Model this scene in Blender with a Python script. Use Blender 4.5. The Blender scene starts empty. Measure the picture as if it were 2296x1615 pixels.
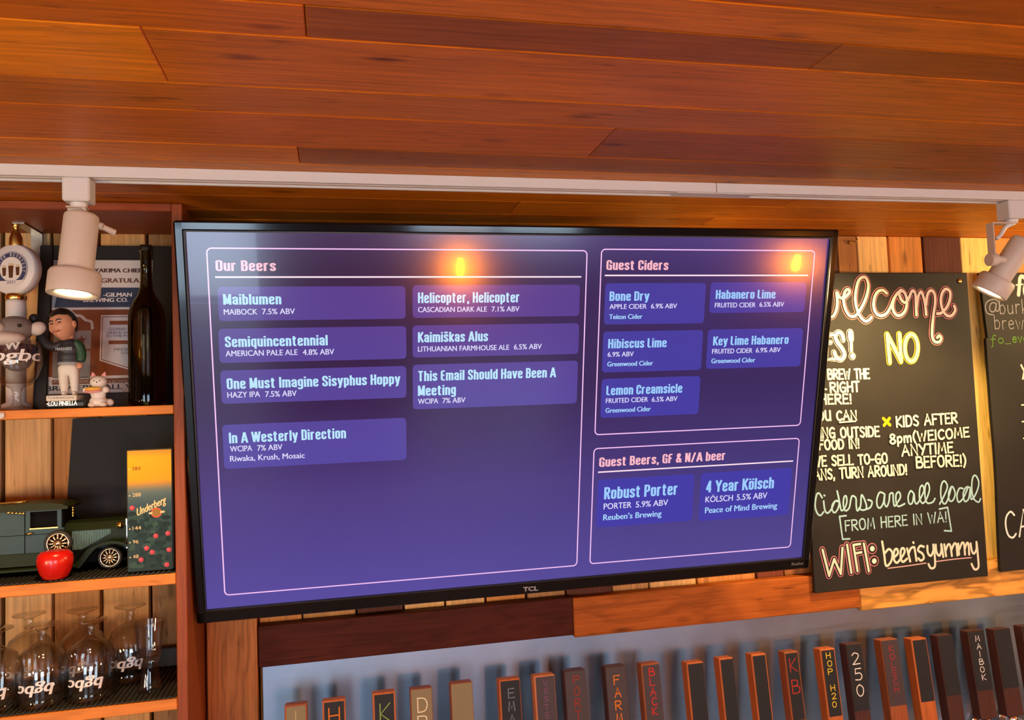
import bpy, bmesh, math, random
from mathutils import Vector, Matrix, Quaternion

SC = bpy.context.scene
COL = SC.collection
RND = random.Random(7)

# ------------------------------------------------------------------ camera
CZ = 1.967                                  # height of the lens above the floor
FPX, CXP, CYP = 1768.63, 1148.0, 807.5      # focal length and centre of a 2296 x 1615 frame
PITCH, YAW, ROLL = -0.056989, 0.221246, -0.037250


def _cam_rot():
    B = Matrix(((1, 0, 0), (0, 0, -1), (0, 1, 0)))
    cy, sy = math.cos(YAW), math.sin(YAW)
    cp, sp = math.cos(PITCH), math.sin(PITCH)
    cr, sr = math.cos(ROLL), math.sin(ROLL)
    Y = Matrix(((cy, -sy, 0), (sy, cy, 0), (0, 0, 1)))
    P_ = Matrix(((1, 0, 0), (0, cp, -sp), (0, sp, cp)))
    Z = Matrix(((cr, -sr, 0), (sr, cr, 0), (0, 0, 1)))
    return Z @ P_ @ B @ Y


CR = _cam_rot()
CRT = CR.transposed()
CAM = Vector((0, 0, CZ))
cd = bpy.data.cameras.new('camera')
cd.sensor_fit = 'HORIZONTAL'
cd.sensor_width = 36.0
cd.lens = 36.0 * FPX / 2296.0
cd.clip_start = 0.02
cam = bpy.data.objects.new('camera', cd)
COL.objects.link(cam)
_m = (CRT @ Matrix(((1, 0, 0), (0, -1, 0), (0, 0, -1)))).to_4x4()
_m.translation = CAM
cam.matrix_world = _m
SC.camera = cam

# ------------------------------------------------------------------ colour management, world, lights
SC.view_settings.view_transform = 'Standard'
SC.view_settings.look = 'None'
SC.view_settings.gamma = 1.0
SC.view_settings.use_curve_mapping = False
SC.view_settings.exposure = 0.0
SC.cycles.use_denoising = True
SC.cycles.max_bounces = 10
SC.cycles.transparent_max_bounces = 24
SC.cycles.caustics_reflective = False
SC.cycles.caustics_refractive = False
SC.cycles.sample_clamp_indirect = 4.0

world = bpy.data.worlds.new('daylight')
SC.world = world
world.use_nodes = True
bg = world.node_tree.nodes['Background']
bg.inputs[0].default_value = (0.62, 0.80, 1.0, 1)
bg.inputs[1].default_value = 11.0


def lamp(name, kind, loc, power, color, **kw):
    l = bpy.data.lights.new(name, kind)
    l.energy = power
    l.color = color
    for k, v in kw.items():
        setattr(l, k, v)
    o = bpy.data.objects.new(name, l)
    o.location = loc
    COL.objects.link(o)
    return o


def aim(o, target):
    o.rotation_euler = (Vector(target) - o.location).to_track_quat('-Z', 'Y').to_euler()


WARM = (1.0, 0.72, 0.42)
# added warm fill lights without fixtures, two on the left and one on the right
lamp('fill_light_left', 'POINT', (-1.75, -0.25, 1.55), 60, WARM, shadow_soft_size=0.12)
lamp('fill_light_left_rear', 'POINT', (-1.45, -1.2, 1.75), 48, WARM, shadow_soft_size=0.10)
lamp('fill_light_right', 'POINT', (3.5, -0.6, 1.80), 66, WARM, shadow_soft_size=0.12)


# ------------------------------------------------------------------ placing helpers
def ray(px, py):
    return CRT @ Vector(((px - CXP) / FPX, (py - CYP) / FPX, 1.0))


def P(px, py, Y):
    d = ray(px, py)
    return CAM + d * (Y / d.y)


def PZ(px, py, z):
    d = ray(px, py)
    return CAM + d * ((z - CZ) / d.z)


def PP(px, py, pt, n):
    d = ray(px, py)
    return CAM + d * ((pt - CAM).dot(n) / d.dot(n))


def srgb(r, g, b):
    def f(c):
        c /= 255.0
        return c / 12.92 if c <= 0.04045 else ((c + 0.055) / 1.055) ** 2.4
    return (f(r), f(g), f(b))


# ------------------------------------------------------------------ materials
MATS = {}


def newmat(name):
    m = bpy.data.materials.new(name)
    m.use_nodes = True
    nt = m.node_tree
    b = nt.nodes['Principled BSDF']
    MATS[name] = m
    return m, nt, b


def paint(name, col, rough=0.5, metal=0.0, spec=0.5, noise=0.06, nscale=60, coat=0.0, bump=0.0):
    """a plain coloured surface with slight procedural mottling"""
    if name in MATS:
        return MATS[name]
    m, nt, b = newmat(name)
    N, L = nt.nodes, nt.links
    tc = N.new('ShaderNodeTexCoord')
    nz = N.new('ShaderNodeTexNoise')
    nz.inputs['Scale'].default_value = nscale
    nz.inputs['Detail'].default_value = 4
    L.new(tc.outputs['Object'], nz.inputs['Vector'])
    mx = N.new('ShaderNodeMix')
    mx.data_type = 'RGBA'
    mx.inputs[6].default_value = (*[c * (1 - noise) for c in col], 1)
    mx.inputs[7].default_value = (*[min(1, c * (1 + noise)) for c in col], 1)
    L.new(nz.outputs['Fac'], mx.inputs[0])
    L.new(mx.outputs[2], b.inputs['Base Color'])
    b.inputs['Roughness'].default_value = rough
    b.inputs['Metallic'].default_value = metal
    b.inputs['Specular IOR Level'].default_value = spec
    b.inputs['Coat Weight'].default_value = coat
    b.inputs['Coat Roughness'].default_value = 0.08
    if bump:
        bp = N.new('ShaderNodeBump')
        bp.inputs['Strength'].default_value = bump
        bp.inputs['Distance'].default_value = 0.001
        L.new(nz.outputs['Fac'], bp.inputs['Height'])
        L.new(bp.outputs['Normal'], b.inputs['Normal'])
    return m


def tinted(name, rough=0.6, spec=0.3, coat=0.0, metal=0.0):
    """colour comes from the surface's own 'tone' attribute (printed matter, chalk, paint)"""
    if name in MATS:
        return MATS[name]
    m, nt, b = newmat(name)
    a = nt.nodes.new('ShaderNodeAttribute')
    a.attribute_name = 'tone'
    nt.links.new(a.outputs['Color'], b.inputs['Base Color'])
    b.inputs['Roughness'].default_value = rough
    b.inputs['Specular IOR Level'].default_value = spec
    b.inputs['Coat Weight'].default_value = coat
    b.inputs['Metallic'].default_value = metal
    return m


def wood(name, rough=0.5, contrast=0.55, ring=0.5, knots=0.5, coat=0.0, spec=0.35, fine=1.0, bump=0.25):
    """planks: base colour from 'tone', grain laid along the first axis of the 'grain' attribute"""
    if name in MATS:
        return MATS[name]
    m, nt, b = newmat(name)
    N, L = nt.nodes, nt.links
    at = N.new('ShaderNodeAttribute'); at.attribute_name = 'tone'
    ga = N.new('ShaderNodeAttribute'); ga.attribute_name = 'grain'

    def mp(sc):
        q = N.new('ShaderNodeMapping')
        q.inputs['Scale'].default_value = sc
        L.new(ga.outputs['Vector'], q.inputs['Vector'])
        return q

    def math_(op, a, bv=None, c=None):
        q = N.new('ShaderNodeMath'); q.operation = op
        for i, x in enumerate((a, bv, c)):
            if x is None:
                continue
            if isinstance(x, (int, float)):
                q.inputs[i].default_value = x
            else:
                L.new(x, q.inputs[i])
        return q.outputs[0]

    n1 = N.new('ShaderNodeTexNoise'); n1.inputs['Scale'].default_value = 1.0
    n1.inputs['Detail'].default_value = 7; n1.inputs['Roughness'].default_value = 0.65
    L.new(mp((5 * fine, 170 * fine, 170 * fine)).outputs[0], n1.inputs['Vector'])
    n2 = N.new('ShaderNodeTexNoise'); n2.inputs['Scale'].default_value = 1.0
    n2.inputs['Detail'].default_value = 3
    L.new(mp((3.2, 14, 14)).outputs[0], n2.inputs['Vector'])
    # growth rings: bands across the board bent by a slow noise along it
    sx = N.new('ShaderNodeSeparateXYZ'); L.new(ga.outputs['Vector'], sx.inputs[0])
    v = math_('MULTIPLY_ADD', sx.outputs[1], 420.0, math_('MULTIPLY', n2.outputs['Fac'], 46.0))
    rg = math_('MULTIPLY_ADD', math_('SINE', v), 0.5, 0.5)
    rg = math_('POWER', rg, 2.0)
    n3 = N.new('ShaderNodeTexNoise'); n3.inputs['Scale'].default_value = 1.0; n3.inputs['Detail'].default_value = 2
    L.new(mp((4, 9, 9)).outputs[0], n3.inputs['Vector'])
    vo = N.new('ShaderNodeTexVoronoi'); vo.inputs['Scale'].default_value = 1.0
    L.new(mp((5.5, 15, 15)).outputs[0], vo.inputs['Vector'])
    kn = N.new('ShaderNodeMapRange'); kn.inputs['From Min'].default_value = 0.05; kn.inputs['From Max'].default_value = 0.16
    kn.inputs['To Min'].default_value = 1.0; kn.inputs['To Max'].default_value = 0.0
    L.new(vo.outputs['Distance'], kn.inputs['Value'])
    # brightness factor of the grain
    f = math_('MULTIPLY', math_('SUBTRACT', n1.outputs['Fac'], 0.5), contrast * 1.5)
    f = math_('SUBTRACT', f, math_('MULTIPLY', rg, ring * 0.34))
    f = math_('ADD', f, math_('MULTIPLY', math_('SUBTRACT', n3.outputs['Fac'], 0.5), contrast * 0.9))
    f = math_('SUBTRACT', f, math_('MULTIPLY', kn.outputs[0], knots))
    n4 = N.new('ShaderNodeTexNoise'); n4.inputs['Scale'].default_value = 1.0; n4.inputs['Detail'].default_value = 2
    L.new(mp((16, 110, 110)).outputs[0], n4.inputs['Vector'])
    fl = N.new('ShaderNodeMapRange'); fl.inputs['From Min'].default_value = 0.66; fl.inputs['From Max'].default_value = 0.76
    fl.inputs['To Max'].default_value = 0.9
    L.new(n4.outputs['Fac'], fl.inputs['Value'])
    f = math_('SUBTRACT', f, math_('MULTIPLY', fl.outputs[0], knots))
    f = math_('ADD', f, 1.0 + ring * 0.12)
    f = math_('MAXIMUM', f, 0.12)
    vm = N.new('ShaderNodeVectorMath'); vm.operation = 'SCALE'
    L.new(at.outputs['Color'], vm.inputs[0]); L.new(f, vm.inputs['Scale'])
    L.new(vm.outputs[0], b.inputs['Base Color'])
    b.inputs['Roughness'].default_value = rough
    b.inputs['Specular IOR Level'].default_value = spec
    b.inputs['Coat Weight'].default_value = coat
    b.inputs['Coat Roughness'].default_value = 0.25
    bp = N.new('ShaderNodeBump'); bp.inputs['Strength'].default_value = bump; bp.inputs['Distance'].default_value = 0.0015
    L.new(f, bp.inputs['Height']); L.new(bp.outputs['Normal'], b.inputs['Normal'])
    return m


def glow(name, col, strength):
    if name in MATS:
        return MATS[name]
    m, nt, b = newmat(name)
    b.inputs['Base Color'].default_value = (*[min(1, c) for c in col], 1)
    b.inputs['Emission Color'].default_value = (*col, 1)
    b.inputs['Emission Strength'].default_value = strength
    return m


def glass(name, col=(1, 1, 1), rough=0.0, ior=1.45):
    if name in MATS:
        return MATS[name]
    if name == 'clear_glass':           # thin-walled glass: straight-through view plus Fresnel reflections
        m, nt, b = newmat(name)
        N, L = nt.nodes, nt.links
        out = [n for n in N if n.type == 'OUTPUT_MATERIAL'][0]
        N.remove(b)
        lw = N.new('ShaderNodeLayerWeight'); lw.inputs['Blend'].default_value = .5
        pw = N.new('ShaderNodeMath'); pw.operation = 'POWER'; pw.inputs[1].default_value = 2.6
        L.new(lw.outputs['Facing'], pw.inputs[0])
        cm_ = N.new('ShaderNodeMix'); cm_.data_type = 'RGBA'
        cm_.inputs[6].default_value = (.97, .97, .96, 1); cm_.inputs[7].default_value = (.60, .59, .57, 1)
        L.new(pw.outputs[0], cm_.inputs[0])
        tr = N.new('ShaderNodeBsdfTransparent'); L.new(cm_.outputs[2], tr.inputs['Color'])
        gl = N.new('ShaderNodeBsdfGlossy'); gl.inputs['Roughness'].default_value = .03
        fr = N.new('ShaderNodeMath'); fr.operation = 'MULTIPLY_ADD'; fr.inputs[1].default_value = .60; fr.inputs[2].default_value = .075
        L.new(pw.outputs[0], fr.inputs[0])
        mx = N.new('ShaderNodeMixShader')
        L.new(fr.outputs[0], mx.inputs[0]); L.new(tr.outputs[0], mx.inputs[1]); L.new(gl.outputs[0], mx.inputs[2])
        L.new(mx.outputs[0], out.inputs[0])
        return m
    m, nt, b = newmat(name)
    b.inputs['Base Color'].default_value = (*col, 1)
    b.inputs['Transmission Weight'].default_value = 1.0
    b.inputs['Roughness'].default_value = rough
    b.inputs['IOR'].default_value = ior
    return m


# ------------------------------------------------------------------ mesh builder
class MB:
    def __init__(self):
        self.v, self.f, self.mi, self.sm, self.c, self.g = [], [], [], [], [], []
        self.lk = 0            # every layer of paint lies a hair above the one before

    def add(self, vs, fs, col=(1, 1, 1), mi=0, smooth=False, M=None, axis=None, seed=None):
        n = len(self.v)
        vs = [Vector(p) for p in vs]
        off = Vector((0, 0, 0))
        if axis is not None:
            s = RND.random() if seed is None else random.Random(seed).random()
            off = Vector((s * 37.0, s * 11.3, s * 5.7))
        for p in vs:
            if axis == 'y':
                g = Vector((p.y, p.x, p.z))
            elif axis == 'z':
                g = Vector((p.z, p.x, p.y))
            else:
                g = Vector((p.x, p.z, p.y)) if axis == 'xz' else Vector((p.x, p.y, p.z))
            self.g.append(g + off)
        if callable(col):
            self.c += [col(p) for p in vs]
        else:
            self.c += [col] * len(vs)
        if M is not None:
            vs = [M @ p for p in vs]
        self.v += vs
        self.f += [[i + n for i in f] for f in fs]
        self.mi += [mi] * len(fs)
        self.sm += [smooth] * len(fs)
        return self

    def box(self, x0, x1, y0, y1, z0, z1, b=0.0, **kw):
        if b <= 0:
            vs = [(x, y, z) for x in (x0, x1) for y in (y0, y1) for z in (z0, z1)]
            fs = [(0, 1, 3, 2), (4, 6, 7, 5), (0, 4, 5, 1), (2, 3, 7, 6), (0, 2, 6, 4), (1, 5, 7, 3)]
            return self.add(vs, fs, **kw)
        b = min(b, abs(x1 - x0) * .49, abs(y1 - y0) * .49, abs(z1 - z0) * .49)
        lo, hi = (x0, y0, z0), (x1, y1, z1)
        vs, idx = [], {}
        for s in [(a, c, d) for a in (0, 1) for c in (0, 1) for d in (0, 1)]:
            for ax in range(3):
                p = []
                for k in range(3):
                    e = hi[k] if s[k] else lo[k]
                    p.append(e if k == ax else e + (-b if s[k] else b))
                idx[(s, ax)] = len(vs)
                vs.append(p)
        fs = []
        for ax in range(3):
            o = [k for k in range(3) if k != ax]
            for sv in (0, 1):
                q = []
                for t in ((0, 0), (1, 0), (1, 1), (0, 1)):
                    s = [0, 0, 0]; s[ax] = sv; s[o[0]], s[o[1]] = t
                    q.append(idx[(tuple(s), ax)])
                fs.append(q)
        for a, c in ((0, 1), (0, 2), (1, 2)):
            k = 3 - a - c
            for sa in (0, 1):
                for sc in (0, 1):
                    s0 = [0, 0, 0]; s0[a] = sa; s0[c] = sc
                    s1 = list(s0); s1[k] = 1
                    s0, s1 = tuple(s0), tuple(s1)
                    fs.append([idx[(s0, a)], idx[(s1, a)], idx[(s1, c)], idx[(s0, c)]])
        for s in [(a, c, d) for a in (0, 1) for c in (0, 1) for d in (0, 1)]:
            fs.append([idx[(s, 0)], idx[(s, 1)], idx[(s, 2)]])
        return self.add(vs, fs, **kw)

    def lathe(self, prof, M=None, seg=32, smooth=True, **kw):
        """profile of (r, z) turned about z"""
        vs, fs, rows = [], [], []
        for r, z in prof:
            if r <= 1e-6:
                rows.append([len(vs)]); vs.append((0, 0, z))
            else:
                rows.append(list(range(len(vs), len(vs) + seg)))
                vs += [(r * math.cos(2 * math.pi * i / seg), r * math.sin(2 * math.pi * i / seg), z) for i in range(seg)]
        for a, b in zip(rows, rows[1:]):
            for i in range(seg):
                j = (i + 1) % seg
                if len(a) == 1 and len(b) == 1:
                    break
                if len(a) == 1:
                    fs.append([a[0], b[i], b[j]])
                elif len(b) == 1:
                    fs.append([a[i], b[0], a[j]])
                else:
                    fs.append([a[i], b[i], b[j], a[j]])
        return self.add(vs, fs, M=M, smooth=smooth, **kw)

    def cyl(self, p0, p1, r0, r1=None, seg=20, cap=True, **kw):
        p0, p1 = Vector(p0), Vector(p1)
        r1 = r0 if r1 is None else r1
        d = p1 - p0
        M = Matrix.Translation(p0) @ d.to_track_quat('Z', 'Y').to_matrix().to_4x4()
        h = d.length
        pr = [(r0, 0), (r1, h)]
        if cap:
            e = min(r0, r1, h) * 0.08
            pr = [(0, 0), (r0 - e, 0), (r0, e), (r1, h - e), (r1 - e, h), (0, h)]
        kw.setdefault('smooth', False)
        return self.lathe(pr, M=M, seg=seg, **kw)

    def ball(self, c, r, seg=20, rings=12, M=None, shape=None, **kw):
        """ellipsoid; r is a number or three radii; shape(p) may push unit-sphere points about"""
        r = (r, r, r) if isinstance(r, (int, float)) else r
        vs, fs = [(0, 0, -1)], []
        for i in range(1, rings):
            t = -math.pi / 2 + math.pi * i / rings
            vs += [(math.cos(t) * math.cos(2 * math.pi * j / seg), math.cos(t) * math.sin(2 * math.pi * j / seg), math.sin(t)) for j in range(seg)]
        vs.append((0, 0, 1))
        for j in range(seg):
            k = (j + 1) % seg
            fs.append([0, 1 + k, 1 + j])
            for i in range(rings - 2):
                a = 1 + i * seg
                fs.append([a + j, a + k, a + seg + k, a + seg + j])
            a = 1 + (rings - 2) * seg
            fs.append([a + j, a + k, len(vs) - 1])
        out = []
        for p in vs:
            p = Vector(p)
            if shape:
                p = shape(p)
            out.append(Vector((c[0] + p.x * r[0], c[1] + p.y * r[1], c[2] + p.z * r[2])))
        kw.setdefault('smooth', True)
        return self.add(out, fs, M=M, **kw)

    def tube(self, pts, rad, seg=10, M=None, cap=True, **kw):
        pts = [Vector(p) for p in pts]
        rads = rad if isinstance(rad, (list, tuple)) else [rad] * len(pts)
        vs, fs = [], []
        up = None
        for i, p in enumerate(pts):
            t = (pts[min(i + 1, len(pts) - 1)] - pts[max(i - 1, 0)]).normalized()
            if up is None:
                up = t.orthogonal().normalized()
            up = (up - t * up.dot(t))
            up = up.normalized() if up.length > 1e-6 else t.orthogonal().normalized()
            s = t.cross(up)
            for k in range(seg):
                a = 2 * math.pi * k / seg
                vs.append(p + (up * math.cos(a) + s * math.sin(a)) * rads[i])
        for i in range(len(pts) - 1):
            for k in range(seg):
                l = (k + 1) % seg
                fs.append([i * seg + k, i * seg + l, (i + 1) * seg + l, (i + 1) * seg + k])
        if cap:
            fs.append(list(range(seg))[::-1])
            fs.append([(len(pts) - 1) * seg + k for k in range(seg)])
        kw.setdefault('smooth', True)
        return self.add(vs, fs, M=M, **kw)

    def prism(self, poly, y0, y1, M=None, **kw):
        """outline in x,z pushed from y0 to y1"""
        n = len(poly)
        vs = [(x, y0, z) for x, z in poly] + [(x, y1, z) for x, z in poly]
        fs = [list(range(n))[::-1], [n + i for i in range(n)]]
        fs += [[i, (i + 1) % n, n + (i + 1) % n, n + i] for i in range(n)]
        return self.add(vs, fs, M=M, **kw)

    def build(self, name, mats, parent=None, weld=False):
        mats = mats if isinstance(mats, (list, tuple)) else [mats]
        root = parent
        while root is not None and root.parent is not None:
            root = root.parent
        o0 = root.location if root is not None else Vector((0, 0, 0))
        me = bpy.data.meshes.new(name)
        me.from_pydata([p - o0 for p in self.v], [], self.f)
        for m in mats:
            me.materials.append(m)
        me.polygons.foreach_set('material_index', self.mi)
        me.polygons.foreach_set('use_smooth', self.sm)
        ca = me.attributes.new('tone', 'FLOAT_COLOR', 'POINT')
        ca.data.foreach_set('color', [x for c in self.c for x in (c[0], c[1], c[2], 1.0)])
        ga = me.attributes.new('grain', 'FLOAT_VECTOR', 'POINT')
        ga.data.foreach_set('vector', [x for g in self.g for x in g])
        bm = bmesh.new()
        bm.from_mesh(me)
        bmesh.ops.recalc_face_normals(bm, faces=bm.faces)
        bm.to_mesh(me)
        bm.free()
        me.update()
        ob = bpy.data.objects.new(name, me)
        COL.objects.link(ob)
        if parent is not None:
            ob.parent = parent
        return ob


def fused(mb, name, mat, parent, voxel=.0011, smooth=6):
    """overlapping rounded volumes melted into one continuous skin"""
    ob = mb.build(name, mat, parent)
    r = ob.modifiers.new('melt', 'REMESH')
    r.mode = 'VOXEL'
    r.voxel_size = voxel
    r.use_smooth_shade = True
    q = ob.modifiers.new('relax', 'SMOOTH')
    q.factor = .5
    q.iterations = smooth
    return ob


def tag(o, label=None, cat=None, group=None, kind=None):
    if label: o['label'] = label
    if cat: o['category'] = cat
    if group: o['group'] = group
    if kind: o['kind'] = kind
    return o


def thing(name, loc, label, cat, group=None):
    o = bpy.data.objects.new(name, None)
    o.empty_display_size = 0.05
    o.location = loc
    COL.objects.link(o)
    bpy.context.view_layer.update() if False else None
    return tag(o, label, cat, group)


def copy_tree(o, parent=None):
    c = o.copy()
    COL.objects.link(c)
    if parent is not None:
        c.parent = parent
    for ch in [x for x in COL.objects if x.parent == o]:
        copy_tree(ch, c)
    return c


# ------------------------------------------------------------------ lettering
class Plane:
    """a flat sheet in the room: o origin, u to the right, v up, n towards the viewer"""
    def __init__(self, o, u, v):
        self.o, self.u, self.v = Vector(o), Vector(u).normalized(), Vector(v).normalized()
        self.n = self.u.cross(self.v).normalized()
        if self.n.y > 0.2:
            self.n = -self.n

    def uv(self, px, py):
        p = PP(px, py, self.o, self.n) - self.o
        return Vector((p.dot(self.u), p.dot(self.v)))

    def at(self, a, b, lift=0.0):
        return self.o + self.u * a + self.v * b + self.n * lift


_TXT = {}


def text_geo(s, bold):
    """outline lettering from Blender's own built-in face, as flat polygons (height unit = capital height)"""
    k = (s, bold)
    if k in _TXT:
        return _TXT[k]
    c = bpy.data.curves.new('lettering', 'FONT')
    c.body = s
    c.size = 1.0
    c.offset = bold
    c.resolution_u = 3
    o = bpy.data.objects.new('lettering', c)
    COL.objects.link(o)
    bpy.context.view_layer.update()
    dg = bpy.context.evaluated_depsgraph_get()
    me = bpy.data.meshes.new_from_object(o.evaluated_get(dg))
    vs = [(v.co.x, v.co.y) for v in me.vertices]
    fs = [list(p.vertices) for p in me.polygons]
    bpy.data.objects.remove(o)
    bpy.data.curves.remove(c)
    bpy.data.meshes.remove(me)
    _TXT[k] = (vs, fs)
    return _TXT[k]


_h = text_geo('H', 0.0)
CAPH = max(p[1] for p in _h[0])


def put_text(mb, pl, s, a, b, width, cap, col, bold=0.0, lift=0.0004, mi=0, slant=0.0, wrap=None, drop=0.0):
    """lettering on a Plane from (a, b) = left end of the baseline; width and capital height in metres"""
    vs, fs = text_geo(s, bold)
    x0, x1 = min(p[0] for p in vs), max(p[0] for p in vs)
    sx = width / (x1 - x0)
    sy = cap / CAPH
    out = []
    mb.lk += 1
    lift += mb.lk * 2e-6
    for x, y in vs:
        X = (x - x0) * sx + y * sy * slant
        Y = y * sy + drop * (X / width)
        out.append(wrap(a + X, b + Y) if wrap else pl.at(a + X, b + Y, lift))
    mb.add(out, fs, col=col, mi=mi)


def text_px(mb, pl, s, xl, yl, xr, yr, cap_px, col, bold=0.0, lift=0.0004, mi=0, slant=0.0):
    """the same, with the baseline's two ends read off the photograph"""
    A, B = pl.uv(xl, yl), pl.uv(xr, yr)
    t = pl.uv(xl, yl - cap_px)
    put_text(mb, pl, s, A.x, A.y, B.x - A.x, abs(t.y - A.y), col, bold, lift, mi, slant, drop=B.y - A.y)


def smooth_path(pts, sub=6):
    pts = [Vector(p) for p in pts]
    if len(pts) < 3:
        return pts
    out = []
    for i in range(len(pts) - 1):
        p0 = pts[max(i - 1, 0)]; p1 = pts[i]; p2 = pts[i + 1]; p3 = pts[min(i + 2, len(pts) - 1)]
        for k in range(sub):
            t = k / sub
            out.append(0.5 * ((2 * p1) + (p2 - p0) * t + (2 * p0 - 5 * p1 + 4 * p2 - p3) * t * t + (3 * p1 - p0 - 3 * p2 + p3) * t ** 3))
    out.append(pts[-1])
    return out


def stroke(mb, pl, pts, w, col, lift=0.0004, mi=0, round_=True):
    """a marker stroke: ribbon with rounded ends along 2-D points on a Plane"""
    pts = [Vector(p) for p in pts]
    q = [pts[0]]
    for p in pts[1:]:
        if (p - q[-1]).length > 1e-5:
            q.append(p)
    pts = q
    n = len(pts)
    h = w / 2
    if n > 1:
        vs, fs = [], []
        for i, p in enumerate(pts):
            t = (pts[min(i + 1, n - 1)] - pts[max(i - 1, 0)])
            t = t.normalized() if t.length > 1e-9 else Vector((1, 0))
            s = Vector((-t.y, t.x)) * h
            e = lift + (mb.lk + i) * 2e-6
            vs += [pl.at(*(p + s), e), pl.at(*(p - s), e)]
        for i in range(n - 1):
            fs.append([2 * i, 2 * i + 1, 2 * i + 3, 2 * i + 2])
        mb.add(vs, fs, col=col, mi=mi)
        mb.lk += n
    if round_:
        joints = [pts[0], pts[-1]] if n > 1 else [pts[0]]
        for i in range(1, n - 1):
            a, b = (pts[i] - pts[i - 1]).normalized(), (pts[i + 1] - pts[i]).normalized()
            if a.dot(b) < 0.8:
                joints.append(pts[i])
        for p in joints:
            k = 12
            mb.lk += 1
            e = lift + mb.lk * 2e-6
            mb.add([pl.at(p.x + h * math.cos(2 * math.pi * i / k), p.y + h * math.sin(2 * math.pi * i / k), e) for i in range(k)], [list(range(k))], col=col, mi=mi)


# hand-lettered capitals: width | strokes; '~' = curved; unit = capital height
GL = {
    'A': '.62|0,0 .3,1 .6,0|.12,.36 .5,.4', 'B': '.55|.03,0 .03,1|~.03,1 .42,.95 .42,.62 .05,.54|~.05,.54 .52,.48 .5,.06 .03,0',
    'C': '.55|~.52,.86 .34,1 .1,.8 .04,.45 .14,.1 .36,0 .54,.14', 'D': '.58|.04,0 .04,1|~.04,1 .42,.92 .56,.5 .42,.08 .04,0',
    'E': '.48|.46,1 .04,1 .04,0 .48,0|.04,.52 .4,.54', 'F': '.46|.46,1 .04,1 .04,0|.04,.52 .38,.54',
    'G': '.6|~.54,.88 .34,1 .1,.8 .04,.45 .16,.08 .4,0 .56,.2|.3,.46 .56,.46 .56,0', 'H': '.55|.04,0 .04,1|.52,0 .52,1|.04,.5 .52,.52',
    'I': '.1|.05,0 .05,1', 'K': '.54|.05,0 .05,1|.5,1 .07,.46 .54,0', 'L': '.46|.04,1 .04,0 .46,.02', 'M': '.7|.03,0 .12,1 .35,.3 .58,1 .68,0',
    'N': '.58|.04,0 .04,1 .54,0 .54,1', 'O': '.6|~.3,1 .08,.82 .03,.45 .14,.08 .32,0 .52,.14 .58,.5 .5,.88 .3,1', 'P': '.5|.04,0 .04,1|~.04,1 .46,.92 .46,.55 .04,.46',
    'R': '.56|.04,0 .04,1|~.04,1 .46,.94 .46,.58 .05,.5|.18,.5 .56,0', 'S': '.5|~.46,.86 .28,1 .07,.86 .1,.64 .38,.42 .46,.2 .3,0 .04,.12',
    'T': '.52|0,.98 .52,1|.26,.98 .26,0', 'U': '.55|~.04,1 .05,.3 .16,.03 .38,.03 .5,.3 .51,1|.51,.4 .53,0', 'W': '.78|0,1 .2,0 .4,.72 .56,0 .76,1',
    'X': '.55|.03,1 .52,0|.52,1 .03,0', 'Y': '.55|.0,1 .28,.5|.55,1 .22,0', '!': '.12|.06,1 .06,.3|.06,.03 .06,.02', ',': '.12|.08,.1 .02,-.14', '-': '.34|.03,.45 .32,.45',
    '(': '.24|~.22,1.12 .06,.75 .04,.35 .18,-.12', ')': '.24|~.03,1.12 .18,.75 .2,.35 .04,-.12', ' ': '.3',
    '8': '.5|~.26,.54 .08,.72 .12,.94 .28,1 .44,.86 .38,.66 .12,.4 .04,.2 .22,0 .44,.1 .46,.32 .26,.54', '2': '.5|~.04,.8 .2,1 .44,.86 .4,.56 .04,.02|.04,.02 .5,.04',
    '5': '.5|.46,1 .1,1 .07,.58|~.07,.58 .36,.6 .48,.32 .34,.04 .04,.06', '0': '.5|~.25,1 .06,.75 .05,.3 .22,0 .42,.2 .46,.7 .25,1',
    'p': '.42|.04,.62 .04,-.3|~.04,.55 .26,.66 .4,.4 .28,.06 .05,.1', 'm': '.66|.04,0 .04,.62|~.04,.45 .2,.64 .3,.5 .32,0|~.32,.45 .5,.64 .6,.5 .62,0',
    'b': '.44|.04,1 .04,0|~.04,.5 .26,.64 .42,.36 .3,.02 .04,.08', 'u': '.46|~.04,.62 .05,.16 .2,.0 .38,.16 .4,.62|.4,.4 .42,0', 'r': '.34|.04,.62 .05,0|~.05,.4 .16,.6 .34,.6',
    'e': '.44|~.05,.34 .4,.38 .3,.62 .1,.55 .04,.28 .16,.02 .42,.1', 'w': '.6|.0,.62 .16,0 .3,.5 .44,0 .58,.62', 'i': '.1|.05,.62 .05,0|.05,.86 .05,.85', 'k': '.44|.04,1 .04,0|.4,.6 .06,.26 .44,0',
    'f': '.4|~.42,.92 .28,1 .18,.8 .16,.4 .12,-.3 .02,-.38|.0,.5 .36,.54', 'o': '.44|~.22,.62 .05,.45 .06,.12 .22,0 .4,.16 .38,.5 .22,.62', 'v': '.4|.0,.62 .18,0 .38,.62', 'y': '.44|.02,.62 .2,.1|.42,.62 .12,-.4',
    '4': '.5|.3,1 .02,.35 .5,.38|.36,.6 .36,0',
}


def glyph(ch):
    d = GL[ch].split('|')
    st = []
    for s in d[1:]:
        cur = s.startswith('~')
        pts = [tuple(float(x) for x in p.split(',')) for p in s.lstrip('~').split()]
        st.append(smooth_path(pts, 5) if cur else [Vector(p) for p in pts])
    return float(d[0]), st


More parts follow.
